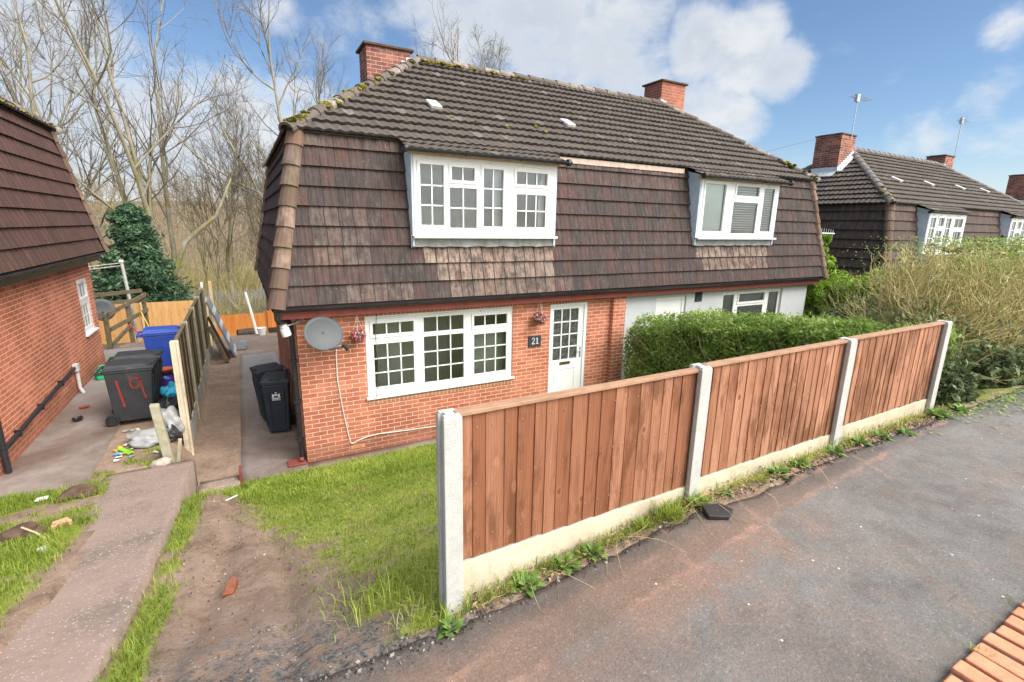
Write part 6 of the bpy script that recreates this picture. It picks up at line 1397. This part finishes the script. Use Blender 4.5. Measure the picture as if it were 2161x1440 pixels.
# ---- clipped hedge on the party boundary
def hedge(name, label, catg, P, half, z0f, z1f, nleaf, ls, lm, nstem, seed, tmid=.5, stem='hedge_stem', noise_s=2.5, bare=None, core=True, fuzz=.07):
    """hedge along polyline P (list of (x, y)); leaves crowd its outer shell"""
    r = np.random.default_rng(seed); h = thing(name, label, catg, (0, 0, 0)); P = np.array(P, float); seg = np.linalg.norm(np.diff(P, axis=0), axis=1); cum = np.concatenate([[0], np.cumsum(seg)])
    def at(t): return np.stack([np.interp(t, cum, P[:, 0]), np.interp(t, cum, P[:, 1])], -1)
    tt = r.uniform(0, cum[-1], nleaf); c = at(tt); d = nrm(at(np.minimum(tt + .02, cum[-1])) - at(np.maximum(tt - .02, 0))); nn = np.stack([-d[:, 1], d[:, 0]], -1)
    lo = z0f(c[:, 0], c[:, 1]); hi = z1f(tt, c[:, 0], c[:, 1]) 
    th = r.uniform(-.15, np.pi + .15, nleaf); rho = 1 - np.abs(r.normal(0, .13, nleaf)) ; ex = .45
    u = np.sign(np.cos(th)) * np.abs(np.cos(th)) ** ex * half * rho; v = np.clip(np.abs(np.sin(th)) ** ex * rho, -.1, 1.1)
    low = r.random(nleaf) < .45; v = np.where(low, r.uniform(.0, .9, nleaf), v); u = np.where(low, np.sign(r.normal(size=nleaf)) * half * (1 - np.abs(r.normal(0, .16, nleaf))), u)
    X = c[:, 0] + nn[:, 0] * u; Y = c[:, 1] + nn[:, 1] * u; bump = vnoise(X + Y * .7, v * (hi - lo) + Y, noise_s, seed) * fuzz
    X += nn[:, 0] * bump * np.sign(u); Y += nn[:, 1] * bump * np.sign(u); Zz = lo + v * (hi - lo) + bump + np.abs(r.normal(0, .035, nleaf)) * (v > .9)
    C = np.stack([X, Y, Zz], -1) + r.normal(0, .02, (nleaf, 3))
    clump = vnoise(X * 1.0 + 3 * Y, Zz * 2 + X, 3.0, seed + 1)
    kp = np.ones(nleaf, bool) if bare is None else r.random(nleaf) > bare(X, Y, Zz, clump)
    C = C[kp]; tn = np.clip(tmid + .18 * clump[kp] + .12 * (v[kp] - .5) * 0 + r.normal(0, .15, kp.sum()), 0, 1)
    V, F, T = leaves(C, ls, r, .5, tn); fast('leaves', V, F, MATS[lm], h, T)
    if nstem:
        tt = r.uniform(0, cum[-1], nstem); c = at(tt); d = nrm(at(np.minimum(tt + .02, cum[-1])) - at(np.maximum(tt - .02, 0))); nn = np.stack([-d[:, 1], d[:, 0]], -1); lo = z0f(c[:, 0], c[:, 1]); hi = z1f(tt, c[:, 0], c[:, 1]); u = r.uniform(-.75, .75, nstem) * half
        P0 = np.stack([c[:, 0] + nn[:, 0] * u, c[:, 1] + nn[:, 1] * u, lo + r.uniform(0, .5, nstem) * (hi - lo)], -1); dr = np.concatenate([nn * (r.normal(0, .25, (nstem, 1)) + np.sign(u)[:, None] * .06) + d * r.normal(0, .3, (nstem, 1)), np.ones((nstem, 1))], 1)
        _, _, _, V, F = twigs(P0, dr, (hi - P0[:, 2]) * r.uniform(.7, 1.08, nstem), r.uniform(.003, .008, nstem), 5, 3, .22, .08, .4, r); fast('stems', V, F, MATS[stem], h)
    if core:  # dark solid core, its colour standing in for the shade inside the hedge
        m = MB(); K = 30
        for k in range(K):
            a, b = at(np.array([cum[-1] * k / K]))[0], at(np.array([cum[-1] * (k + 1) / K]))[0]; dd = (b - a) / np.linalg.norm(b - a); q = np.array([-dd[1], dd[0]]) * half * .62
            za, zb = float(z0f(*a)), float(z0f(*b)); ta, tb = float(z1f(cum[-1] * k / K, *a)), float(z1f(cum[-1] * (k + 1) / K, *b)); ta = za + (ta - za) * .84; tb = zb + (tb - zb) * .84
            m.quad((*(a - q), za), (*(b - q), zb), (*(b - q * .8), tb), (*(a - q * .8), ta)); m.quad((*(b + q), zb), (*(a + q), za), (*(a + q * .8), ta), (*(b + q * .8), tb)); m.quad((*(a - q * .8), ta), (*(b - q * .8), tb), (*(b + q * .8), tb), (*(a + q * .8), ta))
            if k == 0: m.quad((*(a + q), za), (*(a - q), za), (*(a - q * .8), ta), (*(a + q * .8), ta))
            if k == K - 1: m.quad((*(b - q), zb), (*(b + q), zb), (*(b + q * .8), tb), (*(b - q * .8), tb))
        m.build('shade_core', MATS['hedge_core'], h)
    return h
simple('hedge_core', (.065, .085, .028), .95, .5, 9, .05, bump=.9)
zlo = lambda x, y: ground_z(np.asarray(x, float), np.asarray(y, float))
hedge('hedge', 'clipped green hedge running from the brick pier to the fence', 'hedge', [(6.78, -.42), (6.74, -1.5), (6.72, -3.2), (6.7, -5.55)], .44, zlo,
      lambda t, x, y: np.interp(y, [-5.6, -4.1, -3.4, -2.0, -.6, -.40], [2.74, 2.66, 2.58, 2.40, 2.06, 1.80]), 74000, .025, 'hedge_leaf', 650, 41, .60, bare=lambda X, Y, Z, c: np.clip(.12 + .5 * (c < -.65), 0, .8))
hedge('hedge', 'yellow green hedge between the grey rendered house and the far pair', 'hedge', [(14.9, 3.5), (14.7, .5), (14.3, -2.2), (13.4, -5.0)], .6, lambda x, y: zlo(x, y),
      lambda t, x, y: np.interp(y, [-5, -2, .5, 3.5], [3.0, 2.95, 2.75, 2.5]) + .10 * np.sin(3 * np.asarray(y, float)), 26000, .040, 'bright_leaf', 2600, 42, .55, stem='brush', bare=lambda X, Y, Z, c: np.clip((2.1 - Z) * .9 + .3 * (c < -.2), 0, .93), fuzz=.12)
hedge('shrub', 'low grey green shrub bank behind the far end of the fence', 'shrub', [(9.0, -3.2), (10.2, -3.6), (11.4, -4.0)], .65, lambda x, y: zlo(x, y),
      lambda t, x, y: 2.45 + .12 * np.sin(4 * np.asarray(x, float)) + 0 * np.asarray(y, float), 15000, .028, 'shrub_leaf', 900, 43, .5, fuzz=.14)
# bright conifer at the end of the grey house
def conifer(name, label, loc, h, rad, nb, nl, ls, mat, seed, droop=.25, shape=.75, tr=.09, bs=.9):
    r = np.random.default_rng(seed); t_ = thing(name, label, 'tree', loc)
    _, _, _, V, F = twigs(np.zeros((1, 3)), np.array([[0, 0, 1.]]), h * .95, tr, 8, 7, .03, .02, .2, r); fast('trunk', V, F, MATS['bark'], t_)
    zb = h * r.uniform(.04, .98, nb); az = r.uniform(0, 6.28, nb); R_ = rad * np.clip(1.02 - (zb / h), .02, 1) ** shape * r.uniform(.65, 1.1, nb)
    P0 = np.stack([0 * zb, 0 * zb, zb], -1); D = np.stack([np.cos(az), np.sin(az), r.uniform(-.05, .45, nb)], -1)
    P, ds, rd, V, F = twigs(P0, D, R_, .018, 5, 3, .08, -droop * .25, .3, r); fast('boughs', V, F, MATS['twig_dark'], t_)
    k = r.integers(0, nb, nl); f = r.beta(2.2, 1.1, nl) * 5; q = np.minimum(f.astype(int), 4); fr = (f - q)[:, None]; C = P[k, q] * (1 - fr) + P[k, q + 1] * fr
    sp = (bs * .16 * R_[k])[:, None]; C = C + r.normal(0, 1, (nl, 3)) * sp * np.array([1, 1, .55]) - np.array([0, 0, 1]) * np.abs(r.normal(0, .04, (nl, 1)))
    tn = np.clip(.45 + .25 * np.sin(k * 7.7) + r.normal(0, .13, nl), 0, 1); V, F, T = leaves(C, ls, r, .6, tn, 1.7); fast('foliage', V, F, MATS[mat], t_, T); return t_
conifer('conifer', 'bright green conifer at the end of the grey rendered house', (14.05, .15, -.3), 4.15, .85, 110, 15000, .030, 'bright_leaf', 51, .1, .6)
conifer('evergreen_tree', 'dense dark evergreen tree behind the tan fence', (-4.15, 14.9, -1.2), 5.75, 1.95, 230, 60000, .055, 'evergreen_leaf', 52, .6, .58, .16, 1.15)

# ---- big overgrown hedge of bare stems beyond the fence
h = thing('overgrown_hedge', 'tall overgrown hedge of bare tan stems beside the far end of the footpath', 'hedge')
r = np.random.default_rng(61); n = 900; x = r.uniform(7.3, 16, n); y = -4.95 + r.normal(0, .24, n); z = zpath(x) - .15 + r.uniform(0, .35, n)
D = np.stack([r.normal(-.05, .42, n), r.normal(-.12, .42, n), r.uniform(.7, 1.2, n)], -1); L = r.uniform(1.0, 1.75, n)
P, ds, rd, V, F = twigs(np.stack([x, y, z], -1), D, L, r.uniform(.008, .017, n), 7, 4, .20, .10, .4, r); parts = [(V, F)]
p, dd, rr, rem = spawn(P, ds, rd, 6, .25, 1.0, 34, r, .65); L2 = r.uniform(.25, .75, len(p)) * (.5 + .7 * rem)
P2, d2, r2, V, F = twigs(p, dd, L2, np.clip(rr, .005, .010), 4, 3, .26, .16, .5, r); V[:, 2] = np.minimum(V[:, 2], 3.74 + .07 * np.sin(V[:, 0] * 2.1) + .05 * np.sin(V[:, 0] * 7)); parts.append((V, F))
p, dd, rr, rem = spawn(P2, d2, r2, 4, .2, 1.0, 36, r, .7); L3 = r.uniform(.08, .26, len(p))
_, _, _, V, F = twigs(p, dd, L3, .0042, 3, 3, .25, .2, .5, r); V[:, 2] = np.minimum(V[:, 2], 3.80 + .07 * np.sin(V[:, 0] * 2.1) + .06 * np.sin(V[:, 0] * 9) + r.normal(0, .02, len(V))); parts.append((V, F))
fast('stems', *cat(parts), MATS['twig_pale'], h)
n = 24000; x = r.uniform(6.6, 15.5, n); v = r.beta(1.1, 2.2, n); y = -5.05 + r.normal(0, .33, n) * (1 - .3 * v) - .12; z = zpath(x) - .05 + v * 1.45; cl = vnoise(x * 1.2, z * 2.2, 2.4, 62)
kp = r.random(n) < np.clip(.95 - v * 1.05 + .5 * (cl > .35), 0, 1); C = np.stack([x, y, z], -1)[kp]; V, F, T = leaves(C, .034, r, .5, np.clip(.45 + .2 * cl[kp] + r.normal(0, .16, kp.sum()), 0, 1)); fast('leaves', V, F, MATS['shrub_leaf'], h, T)
n = 16000; x = r.uniform(7.3, 15.5, n); y = -4.95 + r.normal(0, .42, n); z = zpath(x) + .55 + r.uniform(0, 1.3, n); V, F, T = leaves(np.stack([x, y, z], -1), .013, r, .5, r.uniform(.35, .95, n)); fast('sprouting_leaves', V, F, MATS['hedge_leaf'], h, T)
n = 9000; x = r.uniform(8.2, 15.5, n); y = -4.95 + r.normal(0, .42, n); z = zpath(x) + .9 + 1.0 * r.beta(2, 1.3, n); cl = vnoise(x, z, 2.2, 63); kp = cl > .1; V, F, T = leaves(np.stack([x, y, z], -1)[kp], .017, r, .5, r.uniform(.3, .8, kp.sum())); fast('ivy_leaves', V, F, MATS['weed_leaf'], h, T)
m = MB()  # dark boxes among the stems, coloured to stand in for inner shade
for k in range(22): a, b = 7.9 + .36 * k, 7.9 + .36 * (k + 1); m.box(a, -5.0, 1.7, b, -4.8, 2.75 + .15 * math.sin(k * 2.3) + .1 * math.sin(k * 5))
m.build('shade_core', MATS['hedge_core'], h)
# small evergreen shrub rooted by the path in front of it
for k, (lb, x, y, s) in enumerate([('dark green shrub hugging the path just beyond the last fence post', 6.75, -5.62, .42), ('low leafy shrub farther along under the overgrown hedge', 8.3, -5.70, .40), ('straggly leafy shrub at the right edge under the overgrown hedge', 9.8, -5.70, .45)]):
    r = np.random.default_rng(80 + k); t_ = thing('shrub', lb, 'shrub', (x, y, float(zpath(x)) - .02)); n = 3200; d = nrm(r.normal(size=(n, 3))) * np.array([1.25, .8, 1.0]); d[:, 2] = np.abs(d[:, 2]); C = d * s * (1 - np.abs(r.normal(0, .16, (n, 1)))) * (1 + .18 * np.sin(d[:, :1] * 7 + k) * np.sin(d[:, 1:2] * 9))
    V, F, T = leaves(C, .027, r, .7, np.clip(.40 + .2 * np.sin(C[:, 0] * 14) * np.sin(C[:, 2] * 15) + r.normal(0, .16, n), 0, 1)); fast('leaves', V, F, MATS['shrub_leaf'], t_, T)
    nn_ = 60; _, _, _, V, F = twigs(np.zeros((nn_, 3)) + r.normal(0, .06, (nn_, 3)) * [1, 1, 0], r.normal(0, .5, (nn_, 3)) + [0, 0, .7], s * r.uniform(.7, 1.1, nn_), .006, 4, 3, .15, .05, .4, r); fast('stems', V, F, MATS['twig_dark'], t_)

# ---- bare woodland behind the houses
protos = {}
def proto(key, **k):
    (tv, tf_), (cv, cf_) = bare_tree(**k); protos[key] = (tv, tf_, cv, cf_, k['h'])
proto('tall', h=19, r0=.17, seed=1, spread=30, n1=9, n2=6, n3=5, n4=2)
proto('twin', h=20, r0=.21, seed=2, stems=3, spread=28, n1=7, n2=5, n3=5, n4=2, lean=(-.05, 0))
proto('wide', h=18, r0=.21, seed=3, spread=44, n1=11, n2=6, n3=5, n4=2, fork=.16)
proto('dense', h=13, r0=.14, seed=4, spread=34, n1=18, n2=6, n3=6, n4=2, fork=.22)
proto('lean', h=19, r0=.18, seed=6, spread=28, n1=8, n2=5, n3=5, n4=2, lean=(-.17, 0))
proto('slim', h=9, r0=.065, seed=7, spread=28, n1=9, n2=5, n3=5, n4=2, stems=2)
made = {}
def tree(key, x, y, rz, sc, label, group='bare trees behind the houses'):
    z = gz(x, y) - .25
    if key not in made:
        tv, tf_, cv, cf_, h_ = protos[key]; t_ = thing('bare_tree', label, 'tree', (x, y, z), rz, group); fast('trunk', tv, tf_, MATS['bark'], t_, smooth=True); fast('crown', cv, cf_, MATS['twig_dark'], t_); made[key] = t_; t_.scale = (sc,) * 3; return t_
    return dup(made[key], (x, y, z), rz, label, (sc,) * 3)
for a in [
    ('wide', -9.95, 26, 0.4, 1.05, 'bare tree fanning up behind the left house roof'),
    ('lean', -7.7, 30, .15, 1.05, 'bare tree leaning left with a thick pale trunk right of the left roof'),
    ('tall', -5.4, 24, 1.0, .95, 'straight slim bare tree directly above the evergreen'),
    ('twin', -4.2, 24, .2, 1.0, 'tall bare tree with several mossy stems rising between the houses'),
    ('dense', -1.4, 23, .3, .98, 'smaller bare tree with a mossy trunk and dense fine twigs'),
    ('slim', .1, 27, 1.1, 1.2, 'slender bare sapling close to the tiled corner of the brick house'),
    ('wide', 2.55, 22, 2.6, 1.0, 'wide spreading bare tree rising behind the brick house chimney'),
    ('tall', 5.6, 29, .7, 1.0, 'bare tree behind the roof just right of the left chimney'),
    ('wide', 17.0, 32, 1.9, 1.36, 'bare tree with only its crown showing above the main ridge'),
    ('dense', 20.5, 32, 2.9, 1.72, 'bare bushy tree crown above the main ridge, right of the other crown there'),
    ('twin', -13.0, 33, 2.4, 1.0, 'bare many stemmed tree at the left edge above the roof'),
    ('slim', 1.2, 34, .5, 1.7, 'thin bare tree just left of the brick house roof, farther back'),
    ('slim', -2.6, 25, 0.9, 1.15, 'thin mossy sapling right of the evergreen'),
    ('slim', -.5, 21.5, 2.0, 1.05, 'thin sapling standing at the grey palisade fence'),
    ('slim', .25, 22.5, 3.0, 1.15, 'thin sapling with pale bark beside the house corner')]:
    tree(*a)
r = np.random.default_rng(91)
# leaning pale limb in the brush
q = MB(); q.tube([(-4.6, 19, -1.6), (-3.9, 19, .35), (-3.25, 19, 1.9), (-2.85, 19, 2.9), (-2.2, 19, 3.5), (-1.5, 19, 4.1), (-1.05, 19, 5.1), (-.75, 19.2, 5.8)], [.15, .13, .12, .11, .10, .09, .06, .035], 7); tag(q.build('leaning_limb', MATS['bark'], None, True), 'pale smooth limb leaning diagonally through the brush', 'branch')
# brush and saplings massed under the trees
n = 7500; y = r.uniform(19, 44, n); xc = -4.2 + (y - 19) * .02; x = xc + r.uniform(-1, 1, n) * (7 + (y - 19) * .5) + 2; z = ground_z(x, y) - .1
D = np.stack([r.normal(0, .28, n), r.normal(0, .2, n), np.ones(n)], -1); L = r.gamma(4, .55, n) * np.where(y < 24, .7, 1.05)
P, ds, rd, V, F = twigs(np.stack([x, y, z], -1), D, L, r.uniform(.008, .022, n), 5, 3, .16, .02, .35, r); parts = [(V, F)]
p, dd, rr, rem = spawn(P, ds, rd, 5, .2, 1.0, 42, r, .7); _, _, _, V, F = twigs(p, dd, r.uniform(.3, 1.1, len(p)), .007, 3, 3, .25, -.02, .6, r); parts.append((V, F))
tag(fast('undergrowth', *cat(parts), MATS['brush']), kind='stuff')
n = 2600; y = r.uniform(60, 150, n); x = r.uniform(-1, 1, n) * (12 + y * .75) + 10; z = ground_z(x, y); D = np.stack([r.normal(0, .14, n), r.normal(0, .1, n), np.ones(n)], -1); L = r.uniform(3, 7.5, n)
P, ds, rd, V, F = twigs(np.stack([x, y, z], -1), D, L, r.uniform(.04, .10, n), 4, 3, .09, .0, .3, r); parts = [(V, F)]
p, dd, rr, rem = spawn(P, ds, rd, 9, .25, 1.0, 36, r, .7); _, _, _, V, F = twigs(p, dd, r.uniform(.8, 2.4, len(p)), .03, 3, 3, .2, .03, .6, r); parts.append((V, F))
tag(fast('woods', *cat(parts), MATS['brush_far']), kind='stuff')
